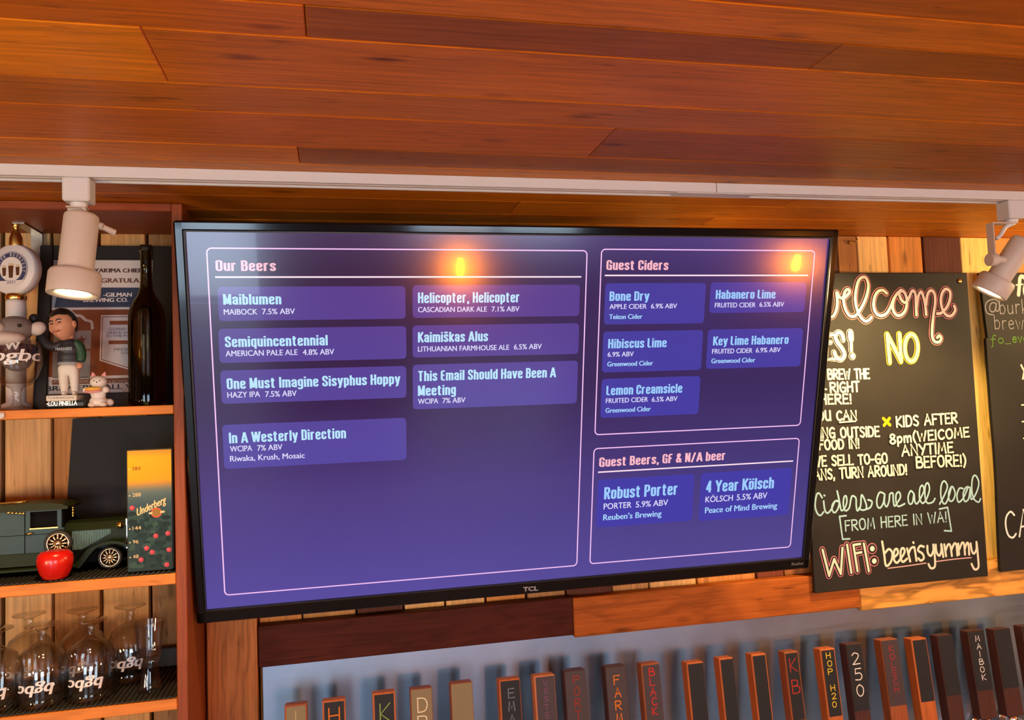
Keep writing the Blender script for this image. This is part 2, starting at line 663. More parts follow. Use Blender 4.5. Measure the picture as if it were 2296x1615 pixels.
def hand_px(mb, pl, s, xl, yl, xr, yr, cap_px, w_px, col, lift=0.0004, mi=0, gap=0.16, jit=0.02, lean=0.0):
    """hand lettering between two points of the photograph's baseline"""
    A, B = pl.uv(xl, yl), pl.uv(xr, yr)
    h = abs(pl.uv(xl, yl - cap_px).y - A.y)
    w = w_px * h / cap_px
    r = random.Random(s)
    tot = sum(glyph(c)[0] for c in s) + gap * (len(s) - 1)
    sx = (B.x - A.x) / tot
    x = 0.0
    for c in s:
        gw, st = glyph(c)
        dy = r.uniform(-jit, jit) * h
        sc = 1 + r.uniform(-jit, jit) * 1.5
        for pts in st:
            q = []
            for p in pts:
                X = A.x + (x + p.x + lean * p.y) * sx
                Y = A.y + (B.y - A.y) * (X - A.x) / (B.x - A.x) + p.y * h * sc + dy
                q.append((X, Y))
            stroke(mb, pl, q, w, col, lift, mi)
        x += gw + gap


def trace(mb, pl, paths, org, scale, w, col, lift=0.0004, sub=6, mi=0):
    """free-hand script: paths given in an enlarged view (org + p / scale = photograph)"""
    for pts in paths:
        q = [pl.uv(org[0] + x / scale, org[1] + y / scale) for x, y in pts]
        a, b = pl.uv(org[0], org[1]), pl.uv(org[0] + 100 / scale, org[1])
        k = (b - a).length / 100.0
        stroke(mb, pl, smooth_path(q, sub) if sub > 1 else q, w * k, col, lift, mi)


# condensed bold sans of the menu headings: centre lines | polylines, corners rounded; unit = capital height
X_ = .72
CB = {
    'a': '.29|0,.5 0,.72 .29,.72 .29,-.08|.29,.42 0,.36 0,0 .29,.03', 'b': '.29|0,-.08 0,1.06|0,.72 .29,.72 .29,0 0,0', 'c': '.28|.28,.46 .28,.72 0,.72 0,0 .28,0 .28,.26',
    'd': '.29|.29,-.08 .29,1.06|.29,.72 0,.72 0,0 .29,0', 'e': '.29|0,.38 .29,.38 .29,.72 0,.72 0,0 .29,0 .29,.2', 'f': '.24|.08,-.08 .08,1 .28,1|-.08,.74 .27,.74',
    'g': '.29|.29,.8 .29,-.24 0,-.24 0,-.12|.29,.72 0,.72 0,.1 .29,.1', 'h': '.29|0,-.08 0,1.06|0,.7 .29,.72 .29,-.08', 'i': '0|0,-.08 0,.8|0,.9 0,1.06',
    'k': '.29|0,-.08 0,1.06|.33,.8 .02,.3|.09,.42 .34,-.08', 'l': '0|0,-.08 0,1.06', 'm': '.56|0,-.08 0,.8|0,.7 .28,.72 .28,-.08|.28,.7 .56,.72 .56,-.08', 'n': '.29|0,-.08 0,.8|0,.7 .29,.72 .29,-.08',
    'o': '.29|.14,.72 0,.72 0,0 .29,0 .29,.72 .14,.72', 'p': '.29|0,-.3 0,.8|0,.72 .29,.72 .29,0 0,0', 'q': '.29|.29,-.3 .29,.8|.29,.72 0,.72 0,0 .29,0', 'r': '.2|0,-.08 0,.8|0,.56 .06,.72 .24,.73',
    's': '.27|.27,.52 .27,.72 0,.72 0,.44 .27,.3 .27,0 0,0 0,.2', 't': '.22|.07,1 .07,0 .26,0|-.08,.74 .26,.74', 'u': '.29|0,.8 0,0 .29,.02|.29,.8 .29,-.08', 'v': '.3|-.03,.8 .15,-.06|.33,.8 .15,-.06',
    'w': '.5|-.03,.8 .12,-.06|.25,.76 .12,-.06|.25,.76 .38,-.06|.53,.8 .38,-.06', 'x': '.3|-.03,.8 .33,-.08|.33,.8 -.03,-.08', 'y': '.3|-.03,.8 .15,0|.33,.8 .12,-.24 -.02,-.25', 'š': '.27|.27,.52 .27,.72 0,.72 0,.44 .27,.3 .27,0 0,0 0,.2|-.01,1.06 .135,.92|.28,1.06 .135,.92',
    'ö': '.29|.14,.72 0,.72 0,0 .29,0 .29,.72 .14,.72|0,.9 0,1.04|.29,.9 .29,1.04',
    'A': '.42|-.03,-.08 .2,1.06|.45,-.08 .22,1.06|.06,.24 .36,.24', 'B': '.32|0,-.08 0,1.08|0,1 .3,1 .3,.54 0,.53|.1,.53 .32,.52 .32,0 0,0', 'C': '.32|.32,.64 .32,1 0,1 0,0 .32,0 .32,.36',
    'D': '.32|0,-.08 0,1.08|0,1 .32,1 .32,0 0,0', 'E': '.24|.3,1 0,1 0,0 .3,0|0,.53 .26,.53', 'F': '.24|.3,1 0,1 0,-.08|0,.51 .25,.51', 'G': '.33|.33,.68 .33,1 0,1 0,0 .33,.02|.18,.48 .33,.48 .33,-.08',
    'H': '.34|0,-.08 0,1.08|.34,-.08 .34,1.08|0,.53 .34,.53', 'I': '0|0,-.08 0,1.08', 'K': '.34|0,-.08 0,1.08|.38,1.08 .04,.4|.12,.56 .4,-.08', 'L': '.22|0,1.08 0,0 .28,0',
    'M': '.48|0,-.08 0,1.08|.02,1.04 .24,.02|.46,1.04 .24,.02|.48,-.08 .48,1.08', 'N': '.34|0,-.08 0,1.08|.02,1.04 .32,-.02|.34,-.08 .34,1.08', 'O': '.33|.16,1 0,1 0,0 .33,0 .33,1 .16,1', 'P': '.32|0,-.08 0,1.08|0,1 .32,1 .32,.46 0,.46',
    'R': '.33|0,-.08 0,1.08|0,1 .32,1 .32,.51 0,.51|.18,.48 .36,-.08', 'S': '.32|.32,.7 .32,1 0,1 0,.62 .32,.4 .32,0 0,0 0,.3', 'T': '.34|-.06,1 .4,1|.17,1 .17,-.08', 'W': '.62|-.04,1.08 .13,-.04|.31,1.06 .14,-.04|.31,1.06 .48,-.04|.66,1.08 .49,-.04',
    'Y': '.38|-.04,1.08 .19,.42|.42,1.08 .19,.42|.19,.5 .19,-.08', '4': '.34|.26,1.04 -.02,.26|-.06,.24 .4,.24|.26,1.08 .26,-.08', '&': '.4|.44,-.06 .06,.7 .08,1 .28,1 .28,.72 0,.36 0,0 .24,0 .4,.42', '/': '.3|-.02,-.14 .3,1.08',
    ',': '.02|.02,.1 -.01,-.22', ' ': '.0',
}


def fillet(pts, r=.15, k=4):
    pts = [Vector(p) for p in pts]
    out = [pts[0]]
    for a, b_, c in zip(pts, pts[1:], pts[2:]):
        u, w = (a - b_), (c - b_)
        q = min(r, u.length * .48, w.length * .48)
        p0, p1 = b_ + u.normalized() * q, b_ + w.normalized() * q
        for i in range(k + 1):
            t = i / k
            out.append(p0 * (1 - t) ** 2 + b_ * 2 * t * (1 - t) + p1 * t * t)
    out.append(pts[-1])
    return out


def put_condensed(mb, pl, s, a, b, width, cap, col, lift=0.0008, drop=0.0, weight=.2):
    tot, items = 0.0, []
    for c in s:
        d = CB[c].split('|')
        w = float(d[0])
        items.append((tot, d[1:]))
        tot += w + weight + .075
    tot -= .075
    k = cap / 1.16
    sx = width / tot
    for x, st in items:
        for q in st:
            pts = fillet([tuple(float(t) for t in p.split(',')) for p in q.split()])
            n = len(pts)
            vs = []
            for i, p in enumerate(pts):
                t = (pts[min(i + 1, n - 1)] - pts[max(i - 1, 0)]).normalized()
                h = Vector((-t.y * weight * .5, t.x * weight * .42))
                for e in (p + h, p - h):
                    X = (x + weight / 2 + e.x) * sx
                    vs.append(pl.at(a + X, b + (e.y + .08) * k + drop * X / width, lift))
            mb.add(vs, [[2 * i, 2 * i + 1, 2 * i + 3, 2 * i + 2] for i in range(n - 1)], col=col)


# ================================================================== THE SETTING
CEIL = CZ + 0.3833          # underside of the ceiling
YW = 1.68                   # face of the pallet-board wall
XL, XR, YF = -3.0, 4.6, -4.5

W_CEIL = wood('cedar_planks', rough=0.45, contrast=0.75, ring=0.42, knots=0.5, coat=0.05, spec=0.2)
W_WALL = wood('pallet_boards', rough=0.72, contrast=0.8, ring=0.22, knots=0.55, spec=0.2)
W_SHELF = wood('oiled_shelf_wood', rough=0.5, contrast=0.5, ring=0.45, knots=0.3, spec=0.3)
W_BEAM = wood('reclaimed_beam', rough=0.6, contrast=0.7, ring=0.7, knots=0.5, spec=0.12)
W_PALE = wood('rough_sawn_pine', rough=0.65, contrast=0.6, ring=1.9, knots=0.3, spec=0.2)
PLASTER = paint('dark_painted_plaster', (0.10, 0.055, 0.035), 0.8, nscale=8)

# ceiling: cedar strips running along the bar, each row made of boards butted end to end
C = lambda r, g, b: srgb(r, g, b)
CC = lambda r, g, b: (lambda t: (min(.9, t[0] * 1.12), t[1] * 1.10, t[2] * .16))(srgb(r, g, b))
rows = [  # y0, y1, [(x_end, tone)]
    (0.615, 0.680, [(9, CC(176, 98, 58))]),
    (0.680, 0.745, [(9, CC(205, 118, 66))]),
    (0.745, 0.812, [(-0.02, CC(190, 104, 54)), (0.555, CC(152, 86, 62)), (9, CC(160, 90, 48))]),
    (0.812, 0.9445, [(-0.178, CC(228, 138, 60)), (9, CC(198, 112, 66))]),
    (0.9445, 1.030, [(9, CC(186, 106, 62))]),
    (1.030, 1.158, [(0.395, CC(188, 102, 50)), (9, CC(160, 88, 64))]),
    (1.158, 1.235, [(-0.045, CC(196, 112, 58)), (9, CC(150, 84, 62))]),
    (1.235, 1.320, [(9, CC(182, 108, 64))]),
    (1.320, 1.430, [(0.9, CC(184, 106, 56)), (9, CC(196, 118, 58))]),
    (1.430, 1.530, [(0.35, CC(172, 96, 50)), (9, CC(196, 116, 54))]),
    (1.530, 1.605, [(0.8, CC(160, 90, 48)), (9, CC(200, 118, 54))]),
    (1.605, 1.690, [(9, CC(190, 108, 48))]),
]
mb = MB()
for y0, y1, segs in rows:
    x = XL
    for xe, tone in segs:
        xe = min(xe, XR)
        mb.box(x, xe - 0.0006, y0 + 0.0006, y1 - 0.0006, CEIL, CEIL + 0.018, b=0.0015, col=tone, axis='x')
        x = xe
y = 0.615
while y > YF:
    wd = RND.choice((0.066, 0.066, 0.13))
    x = XL
    while x < XR:
        xe = min(XR, x + RND.uniform(0.9, 2.4))
        k = RND.uniform(0.8, 1.1)
        mb.box(x, xe - 0.0006, y - wd + 0.0006, y - 0.0006, CEIL, CEIL + 0.018, b=0.0022, col=tuple(c * k for c in CC(186, 106, 60)), axis='x')
        x = xe
    y -= wd
mb.box(XL - .1, XR + .1, YF - .1, YW + 0.06, CEIL + 0.0185, CEIL + 0.03, col=C(60, 34, 20), axis='x')
tag(mb.build('ceiling', W_CEIL), kind='structure')

# back wall: upright pallet boards of uneven colour and thickness
mb = MB()
edges = [-3.0]
xx = -3.0
fixed = [-0.6202, -0.5346, -0.4492, -0.3625, -0.268, -0.1615, -0.0765, 0.0308, 0.1284, 0.2144, 0.3014, 0.3914, 0.4796, 0.5863, 0.6735,
         0.789, 0.9372, 1.0081, 1.105, 1.201, 1.2558, 1.3432, 1.4406, 1.5533, 1.655, 1.76]
pine, honey, mid, dark, red, grey = C(226, 178, 112), C(208, 140, 72), C(160, 104, 58), C(92, 52, 38), C(122, 64, 44), C(150, 124, 92)
fcol = [C(212, 168, 112), C(178, 124, 70), C(196, 146, 88), C(150, 110, 70), mid, honey, C(190, 140, 84), dark, pine, pine, honey, C(170, 126, 80), dark,
        C(186, 138, 84), pine, honey, red, mid, dark, C(168, 112, 56), C(246, 200, 120), C(226, 146, 66), dark, C(255, 212, 116), honey]
while edges[-1] + 0.1 < fixed[0]:
    edges.append(edges[-1] + RND.uniform(0.08, 0.13))
edges[-1] = fixed[0]
n_left = len(edges) - 1
edges += fixed[1:]
tones = [RND.choice((pine, honey, mid, grey)) for _ in range(n_left)] + fcol
while edges[-1] < XR:
    edges.append(edges[-1] + RND.uniform(0.08, 0.13)); tones.append(RND.choice((pine, honey, mid, dark)))
for a, b_, t in zip(edges, edges[1:], tones):
    d = RND.uniform(0.0, 0.005)
    g = RND.uniform(0.0012, 0.0035)
    mb.box(a + g, b_ - g, YW + d, YW + 0.022, 0.02, CEIL - 0.001, b=0.0015, col=t, axis='z')
mb.box(XL - .1, XR + .1, YW + 0.022, YW + 0.04, 0, CEIL + .03, col=C(26, 16, 10), axis='z')
tag(mb.build('wall_back', W_WALL), kind='structure')

# horizontal boards capping the steel splash-back, and the upright one at its left end
yb = 1.655
for i, (x0, x1, z0, z1, t, mt) in enumerate([(-0.1605, 0.4863, 1.4700, 1.5505, C(74, 30, 16), W_BEAM), (0.4870, 1.1855, 1.4640, 1.5475, C(172, 92, 34), W_BEAM),
                                              (1.1862, 2.70, 1.4565, 1.5440, C(226, 160, 74), W_PALE)]):
    tag(MB().box(x0, x1, yb, YW - 0.0005, z0, z1, b=0.002, col=t, axis='x').build('trim_%d' % (i + 1), mt), kind='structure')
tag(MB().box(-0.2560, -0.1625, yb, YW - 0.0005, 0.85, 1.95, b=0.002, col=C(190, 122, 66), axis='z').build('trim_4', W_BEAM), kind='structure')

# the rest of the room behind the photographer
mb = MB().box(XL, XR, YF, YW, -0.05, 0.0)
tag(mb.build('floor', paint('sealed_concrete', (0.11, 0.11, 0.12), 0.3, nscale=5)), kind='structure')
tag(MB().box(XL - 0.1, XL, YF - .1, YW + .03, 0, CEIL + .03).build('wall_left', PLASTER), kind='structure')
tag(MB().box(XR, XR + 0.1, YF - .1, YW + .03, 0, CEIL + .03).build('wall_right', PLASTER), kind='structure')
# front wall with a glazed door opening and a window opening to the daylight
holes = [(-2.0, -0.62, 0.0, 2.1), (0.7, 2.4, 0.62, 2.1)]
mb = MB()
mb.box(XL, holes[0][0], YF - 0.1, YF, 0, CEIL + .018)
mb.box(holes[0][1], holes[1][0], YF - 0.1, YF, 0, CEIL + .018)
mb.box(holes[1][1], XR, YF - 0.1, YF, 0, CEIL + .018)
mb.box(holes[0][0], holes[0][1], YF - 0.1, YF, holes[0][3], CEIL + .018)
mb.box(holes[1][0], holes[1][1], YF - 0.1, YF, 0, holes[1][2])
mb.box(holes[1][0], holes[1][1], YF - 0.1, YF, holes[1][3], CEIL + .018)
tag(mb.build('wall_front', PLASTER), kind='structure')
FRAMEM = paint('window_frame_black', (0.02, 0.02, 0.02), 0.4)
for nm, (x0, x1, z0, z1) in (('door_1', holes[0]), ('window_1', holes[1])):
    mb = MB()
    w = 0.05
    y0, y1 = YF - 0.08, YF - 0.02
    mb.box(x0, x0 + w, y0, y1, z0, z1); mb.box(x1 - w, x1, y0, y1, z0, z1)
    mb.box(x0, x1, y0, y1, z1 - w, z1); mb.box(x0, x1, y0, y1, z0, z0 + w)
    mb.box((x0 + x1) / 2 - w / 2, (x0 + x1) / 2 + w / 2, y0, y1, z0, z1)
    tag(mb.build(nm, FRAMEM), kind='structure')

# ================================================================== STEEL SPLASH-BACK
m, nt, b = newmat('brushed_steel')
N, L = nt.nodes, nt.links
tc = N.new('ShaderNodeTexCoord'); mp_ = N.new('ShaderNodeMapping'); mp_.inputs['Scale'].default_value = (2.2, 3, 60)
L.new(tc.outputs['Object'], mp_.inputs['Vector'])
nz = N.new('ShaderNodeTexNoise'); nz.inputs['Scale'].default_value = 3; nz.inputs['Detail'].default_value = 6
L.new(mp_.outputs[0], nz.inputs['Vector'])
nz2 = N.new('ShaderNodeTexNoise'); nz2.inputs['Scale'].default_value = 7; nz2.inputs['Detail'].default_value = 5
L.new(tc.outputs['Object'], nz2.inputs['Vector'])
ad = N.new('ShaderNodeMath'); ad.operation = 'ADD'
L.new(nz.outputs['Fac'], ad.inputs[0]); L.new(nz2.outputs['Fac'], ad.inputs[1])
rp = N.new('ShaderNodeMapRange'); rp.inputs['From Min'].default_value = 0.7; rp.inputs['From Max'].default_value = 1.4
rp.inputs['To Min'].default_value = 0.36; rp.inputs['To Max'].default_value = 0.54
L.new(ad.outputs[0], rp.inputs['Value']); L.new(rp.outputs[0], b.inputs['Roughness'])
cm = N.new('ShaderNodeMix'); cm.data_type = 'RGBA'
cm.inputs[6].default_value = (0.16, 0.20, 0.25, 1); cm.inputs[7].default_value = (0.32, 0.40, 0.50, 1)
L.new(nz2.outputs['Fac'], cm.inputs[0]); L.new(cm.outputs[2], b.inputs['Base Color'])
b.inputs['Metallic'].default_value = 1.0
STEEL = m
mb = MB().box(-0.1545, 2.70, 1.664, YW - 0.0005, 0.85, 1.4745, b=0.001)
tag(mb.build('steel_splash_back', STEEL), 'brushed steel sheet on the wall behind the row of beer tap handles', 'wall panel')

# ================================================================== TELEVISION
tq = 0.242438
TLc = Vector((-0.238823, 1.382335, CZ + 0.309543))
U = Vector((1, 0, 0)); V = Vector((0, -math.sin(tq), math.cos(tq)))      # up the screen
SW, SH = 1.21, 1.21 * 9 / 16
scr = Plane(TLc - V * SH, U, V)                                           # origin at the lower left corner of the lit panel
tv_c = scr.at(SW / 2, SH / 2)
tv = thing('television', tv_c, 'large flat television tilted forward, showing the beer and cider list in purple', 'television')
MT = Matrix((( U.x, -scr.n.x, V.x, scr.o.x), (U.y, -scr.n.y, V.y, scr.o.y), (U.z, -scr.n.z, V.z, scr.o.z), (0, 0, 0, 1)))   # local x right, y into the set, z up
BEZ = paint('black_gloss_plastic', (0.006, 0.006, 0.007), 0.09, spec=0.5, noise=0.0)
BACK = paint('black_matt_plastic', (0.012, 0.012, 0.013), 0.45)
bl, bt, br, bb = 0.0165, 0.0165, 0.0165, 0.0240
mb = MB()
kw = dict(M=MT)
f0, f1 = -0.006, 0.022
mb.box(-bl, 0, f0, f1, -bb, SH + bt, b=0.003, **kw)
mb.box(SW, SW + br, f0, f1, -bb, SH + bt, b=0.003, **kw)
mb.box(-bl, SW + br, f0, f1, SH, SH + bt, b=0.003, **kw)
mb.box(-bl, SW + br, f0, f1, -bb, 0, b=0.003, **kw)
bez = mb.build('bezel', BEZ, tv)
mb = MB()
i_ = 0.0026                                   # thin inner lip round the panel
for a in ((-0.001, i_ * .6, -0.0055, 0.01, 0, SH), (SW - i_ * .6, SW + 0.001, -0.0055, 0.01, 0, SH), (0, SW, -0.0055, 0.01, SH - i_ * .6, SH + .001), (0, SW, -0.0055, 0.01, -.001, i_ * .6)):
    mb.box(*a, **kw)
mb.build('inner_lip', BACK, tv)
mb = MB()
mb.box(-bl + .002, SW + br - .002, f1, 0.034, -bb + .002, SH + bt - .002, b=0.004, **kw)
mb.box(0.13, SW - 0.13, 0.034, 0.062, 0.02, SH * 0.62, b=0.008, **kw)
mb.build('back_cover', BACK, tv)
mb = MB()
pt = scr.at(SW / 2, SH * .42, -0.06)
mb.box(pt.x - .2, pt.x + .2, YW - 0.012, YW - 0.001, pt.z - .16, pt.z + .2, b=.002)
for sx in (-.12, .12):
    mb.tube([(pt.x + sx, YW - .008, pt.z + .12), (pt.x + sx, pt.y + .02, pt.z + .1)], 0.011)
    mb.tube([(pt.x + sx, YW - .008, pt.z - .1), (pt.x + sx, pt.y + .03, pt.z - .1)], 0.011)
mb.build('wall_bracket', BACK, tv)
mb = MB()
text_px(mb, scr, 'TCL', 1171, 1323, 1205, 1321, 9, (.55, .55, .56), bold=.04, lift=0.0064)
mb.build('maker_badge', tinted('badge_print', 0.3, metal=0.6), tv)
mb = MB()
text_px(mb, scr, 'Roku', 1771, 1266, 1797, 1263, 6, (.3, .3, .3), bold=.03, lift=0.0064)
mb.build('small_print', tinted('badge_print', 0.3), tv)

# the picture on the panel
m, nt, b = newmat('screen_panel')
a = nt.nodes.new('ShaderNodeAttribute'); a.attribute_name = 'tone'
b.inputs['Base Color'].default_value = (0.004, 0.004, 0.005, 1)
b.inputs['Roughness'].default_value = 0.15
b.inputs['Specular IOR Level'].default_value = 0.5
b.inputs['Coat Weight'].default_value = 0.3
b.inputs['Coat Roughness'].default_value = 0.03
nt.links.new(a.outputs['Color'], b.inputs['Emission Color'])
b.inputs['Emission Strength'].default_value = 1.0
SCREEN = m
mb = MB()


def bgcol(u, v):                    # the menu's own backdrop: plum at the top running to indigo below
    t = 1 - v / SH
    stops = [(0, (70, 46, 86)), (.12, (54, 26, 64)), (.42, (50, 22, 70)), (.7, (76, 58, 128)), (1, (86, 74, 158))]
    stops_r = [(0, (78, 62, 128)), (.12, (60, 44, 100)), (.42, (56, 38, 92)), (.7, (68, 56, 124)), (1, (80, 70, 146))]

    def pick(st):
        for (t0, c0), (t1, c1) in zip(st, st[1:]):
            if t <= t1:
                k = (t - t0) / (t1 - t0)
                return [c0[i] + (c1[i] - c0[i]) * k for i in range(3)]
        return st[-1][1]
    k = min(1, max(0, (u / SW - .3) / .5))
    A, B = pick(stops), pick(stops_r)
    return srgb(*[A[i] + (B[i] - A[i]) * k for i in range(3)])


nx, ny = 24, 20
vs, cs = [], []
for j in range(ny + 1):
    for i in range(nx + 1):
        u_, v_ = SW * i / nx, SH * j / ny
        vs.append(scr.at(u_, v_, 0.0)); cs.append(bgcol(u_, v_))
k0 = len(mb.v)
mb.add(vs, [[j * (nx + 1) + i, j * (nx + 1) + i + 1, (j + 1) * (nx + 1) + i + 1, (j + 1) * (nx + 1) + i] for j in range(ny) for i in range(nx)])
mb.c[k0:] = cs
screen_bg = mb.build('screen', SCREEN, tv)


def corners(*pts):
    q = [scr.uv(*p) for p in pts]      # TL TR BR BL
    return (q[0].x + q[3].x) / 2, (q[1].x + q[2].x) / 2, (q[2].y + q[3].y) / 2, (q[0].y + q[1].y) / 2


def round_rect(x0, x1, y0, y1, r, k=6):
    out = []
    for cx, cy, a0 in ((x1 - r, y1 - r, 0), (x0 + r, y1 - r, 90), (x0 + r, y0 + r, 180), (x1 - r, y0 + r, 270)):
        out += [(cx + r * math.cos(math.radians(a0 + 90 * i / k)), cy + r * math.sin(math.radians(a0 + 90 * i / k))) for i in range(k + 1)]
    return out


PINK = srgb(250, 196, 246)
fr = MB()
for pts in (((465, 555), (1318, 561), (1294, 1268), (500, 1338)), ((1347, 560), (1828, 559), (1795, 955), (1333, 976)), ((1330, 1006), (1792, 981), (1774, 1228), (1322, 1265))):
    x0, x1, y0, y1 = corners(*pts)
    o_ = round_rect(x0, x1, y0, y1, 0.009); w = 0.0022
    i2 = round_rect(x0 + w, x1 - w, y0 + w, y1 - w, 0.009 - w)
    n = len(o_)
    fr.add([scr.at(*p, .0004) for p in o_] + [scr.at(*p, .0004) for p in i2], [[i, (i + 1) % n, n + (i + 1) % n, n + i] for i in range(n)], col=PINK)
for xl, yl, xr, yr in ((484, 622, 1302, 620.5), (1357, 619.5, 1811, 616), (1342, 1058, 1777, 1035)):
    A, B = scr.uv(xl, yl), scr.uv(xr, yr)
    yy = (A.y + B.y) / 2
    stroke(fr, scr, [(A.x, yy), (B.x, yy)], 0.0028, srgb(255, 226, 240), .0004)
fr.build('menu_frames', SCREEN, screen_bg)

cards = [((488, 645), (910, 640), (908, 714), (490, 721)), ((490, 738), (911, 731), (911, 803), (492, 816)), ((494, 831), (911, 821), (911, 890), (497, 908)),
         ((498, 954), (911, 936), (911, 1029), (503, 1054)), ((925, 641), (1300, 637), (1299, 708), (925, 714)), ((925, 731), (1298, 724), (1297, 793), (925, 803)),
         ((925, 819), (1296, 808), (1293, 904), (926, 919)), ((1356, 636), (1583, 634), (1578, 724), (1355, 729)), ((1592, 634), (1808, 632), (1804, 698), (1591, 704)),
         ((1352, 744), (1576, 740), (1572, 829), (1350, 836)), ((1587, 740), (1800, 735), (1795, 821), (1583, 828)), ((1349, 850), (1570, 843), (1566, 928), (1346, 938)),
         ((1340, 1076), (1556, 1063), (1552, 1168), (1337, 1183)), ((1571, 1061), (1775, 1050), (1768, 1155), (1567, 1168))]
for i, pts in enumerate(cards):
    cb = MB()
    x0, x1, y0, y1 = corners(*pts)
    q = round_rect(x0, x1, y0, y1, 0.007)
    left = i < 7

    def ccol(p, left=left):
        t = 1 - ((p - scr.o).dot(scr.v)) / SH
        u_ = (p - scr.o).dot(scr.u) / SW
        a = (88, 58, 140) if left else (72, 60, 156)
        b2 = (82, 72, 164) if left else (64, 58, 166)
        k = min(1, max(0, (t - .15) / .6))
        return srgb(*[a[j] + (b2[j] - a[j]) * k for j in range(3)])
    vs = [scr.at(*p, .0003) for p in q]
    cb.add(vs, [list(range(len(vs)))], col=ccol)
    cb.build('menu_card', SCREEN, screen_bg)

CY, WH, LB, PK = srgb(186, 230, 255), srgb(226, 222, 255), srgb(170, 214, 255), srgb(255, 186, 200)
CY2 = srgb(158, 206, 255)
T = [  # text, left x, baseline y, right x, baseline y, capital height, colour, weight
    ('Our Beers', 484, 608, 619, 607.5, 24, PK, .045), ('Guest Ciders', 1359, 606, 1498, 605, 22, PK, .045), ('Guest Beers, GF & N/A beer', 1343, 1046.5, 1626, 1032, 21, PK, .045),
    ('Maiblumen', 501, 684, 631, 682, 24, CY, .045), ('MAIBOCK', 502, 706, 577, 705, 12.5, WH, .012), ('7.5% ABV', 588, 705, 661, 704, 12.5, WH, .012),
    ('Semiquincentennial', 505, 779, 735, 774, 24, CY, .045), ('AMERICAN PALE ALE', 506, 799, 667, 796, 12.5, WH, .012), ('4.8% ABV', 679, 796, 749, 795, 12.5, WH, .012),
    ('One Must Imagine Sisyphus Hoppy', 509, 872, 897, 862, 24, CY, .045), ('HAZY IPA', 510, 892, 583, 890, 12.5, WH, .012), ('7.5% ABV', 595, 890, 665, 888, 12.5, WH, .012),
    ('In A Westerly Direction', 514, 994, 776, 983, 24, CY, .045), ('WCIPA', 516, 1013, 565, 1011, 12.5, WH, .012), ('7% ABV', 577, 1011, 633, 1008, 12.5, WH, .012),
    ('Riwaka, Krush, Mosaic', 516, 1035, 683, 1027, 12.5, WH, .012),
    ('Helicopter, Helicopter', 937, 680, 1165, 678, 24, CY, .045), ('CASCADIAN DARK ALE', 937, 700, 1091, 699, 11.5, WH, .012), ('7.1% ABV', 1102, 699, 1164, 698, 11.5, WH, .012),
    ('Kaimiškas Alus', 937, 768, 1094, 765, 23, CY, .045), ('LITHUANIAN FARMHOUSE ALE', 937, 789, 1141, 784, 11.5, WH, .012), ('6.5% ABV', 1152, 784, 1214, 782, 11.5, WH, .012),
    ('This Email Should Have Been A', 937, 855, 1246, 846, 23, CY, .045), ('Meeting', 937, 888, 1022, 885, 23, CY, .045), ('WCIPA', 937, 906, 982, 904.5, 11.5, WH, .012), ('7% ABV', 992, 904, 1043, 902.5, 11.5, WH, .012),
    ('Bone Dry', 1366, 675, 1455, 674, 21, CY2, .045), ('APPLE CIDER', 1366, 693, 1449, 692, 10.5, WH, .012), ('6.9% ABV', 1459, 692, 1517, 691, 10.5, WH, .012), ('Teiton Cider', 1365, 715.5, 1439, 715, 10.5, LB, .03),
    ('Habanero Lime', 1604, 671, 1738, 669, 20, CY2, .045), ('FRUITED CIDER', 1602, 690, 1693, 688.5, 10.5, WH, .012), ('6.5% ABV', 1702, 688.5, 1757, 687, 10.5, WH, .012),
    ('Hibiscus Lime', 1363, 781, 1494, 779, 21, CY2, .045), ('6.9% ABV', 1362, 800, 1420, 799, 10.5, WH, .012), ('Greenwood Cider', 1361, 822, 1463, 819, 10.5, LB, .03),
    ('Key Lime Habanero', 1598, 775, 1767, 771, 20, CY2, .045), ('FRUITED CIDER', 1596, 793.5, 1686, 791, 10.5, WH, .012), ('6.9% ABV', 1694, 791, 1749, 789, 10.5, WH, .012), ('Greenwood Cider', 1594, 815, 1692, 812, 10.5, LB, .03),
    ('Lemon Creamsicle', 1359, 886, 1529, 881, 21, CY2, .045), ('FRUITED CIDER', 1358, 904, 1452, 901, 10.5, WH, .012), ('6.5% ABV', 1461, 901, 1518, 899, 10.5, WH, .012), ('Greenwood Cider', 1357, 926, 1458, 921.5, 10.5, LB, .03),
    ('Robust Porter', 1354, 1119, 1519, 1110, 27, CY2, .045), ('PORTER', 1353, 1142, 1415, 1138.5, 13, WH, .012), ('5.9% ABV', 1425, 1138, 1497, 1133, 13, WH, .012), ('Reuben’s Brewing', 1352, 1166.5, 1482, 1158, 13, LB, .03),
    ('4 Year Kölsch', 1582, 1104, 1734, 1095.5, 26, CY2, .045), ('KÖLSCH', 1581, 1126.5, 1642, 1123, 13, WH, .012), ('5.5% ABV', 1651, 1122, 1719, 1117, 13, WH, .012), ('Peace of Mind Brewing', 1580, 1150.5, 1741, 1140, 13, LB, .03)]
for s, xl, yl, xr, yr, cap, col, bold in T:
    A, B = scr.uv(xl, yl), scr.uv(xr, yr)
    yy = (A.y + B.y) / 2
    h = abs(scr.uv(xl, yl - cap).y - A.y)
    tb = MB()
    if bold > .04:
        put_condensed(tb, scr, s, A.x, yy, B.x - A.x, h * 1.0, col)
    elif bold > .02:
        for dx in (0, .0004, .0008):
            put_text(tb, scr, s, A.x + dx, yy, B.x - A.x, h, col, 0.0, .0008)
    else:
        for dx in (0, .0004):
            put_text(tb, scr, s, A.x + dx, yy, B.x - A.x, h, col, 0.0, .0008)
    tb.build('menu_text', SCREEN, screen_bg)

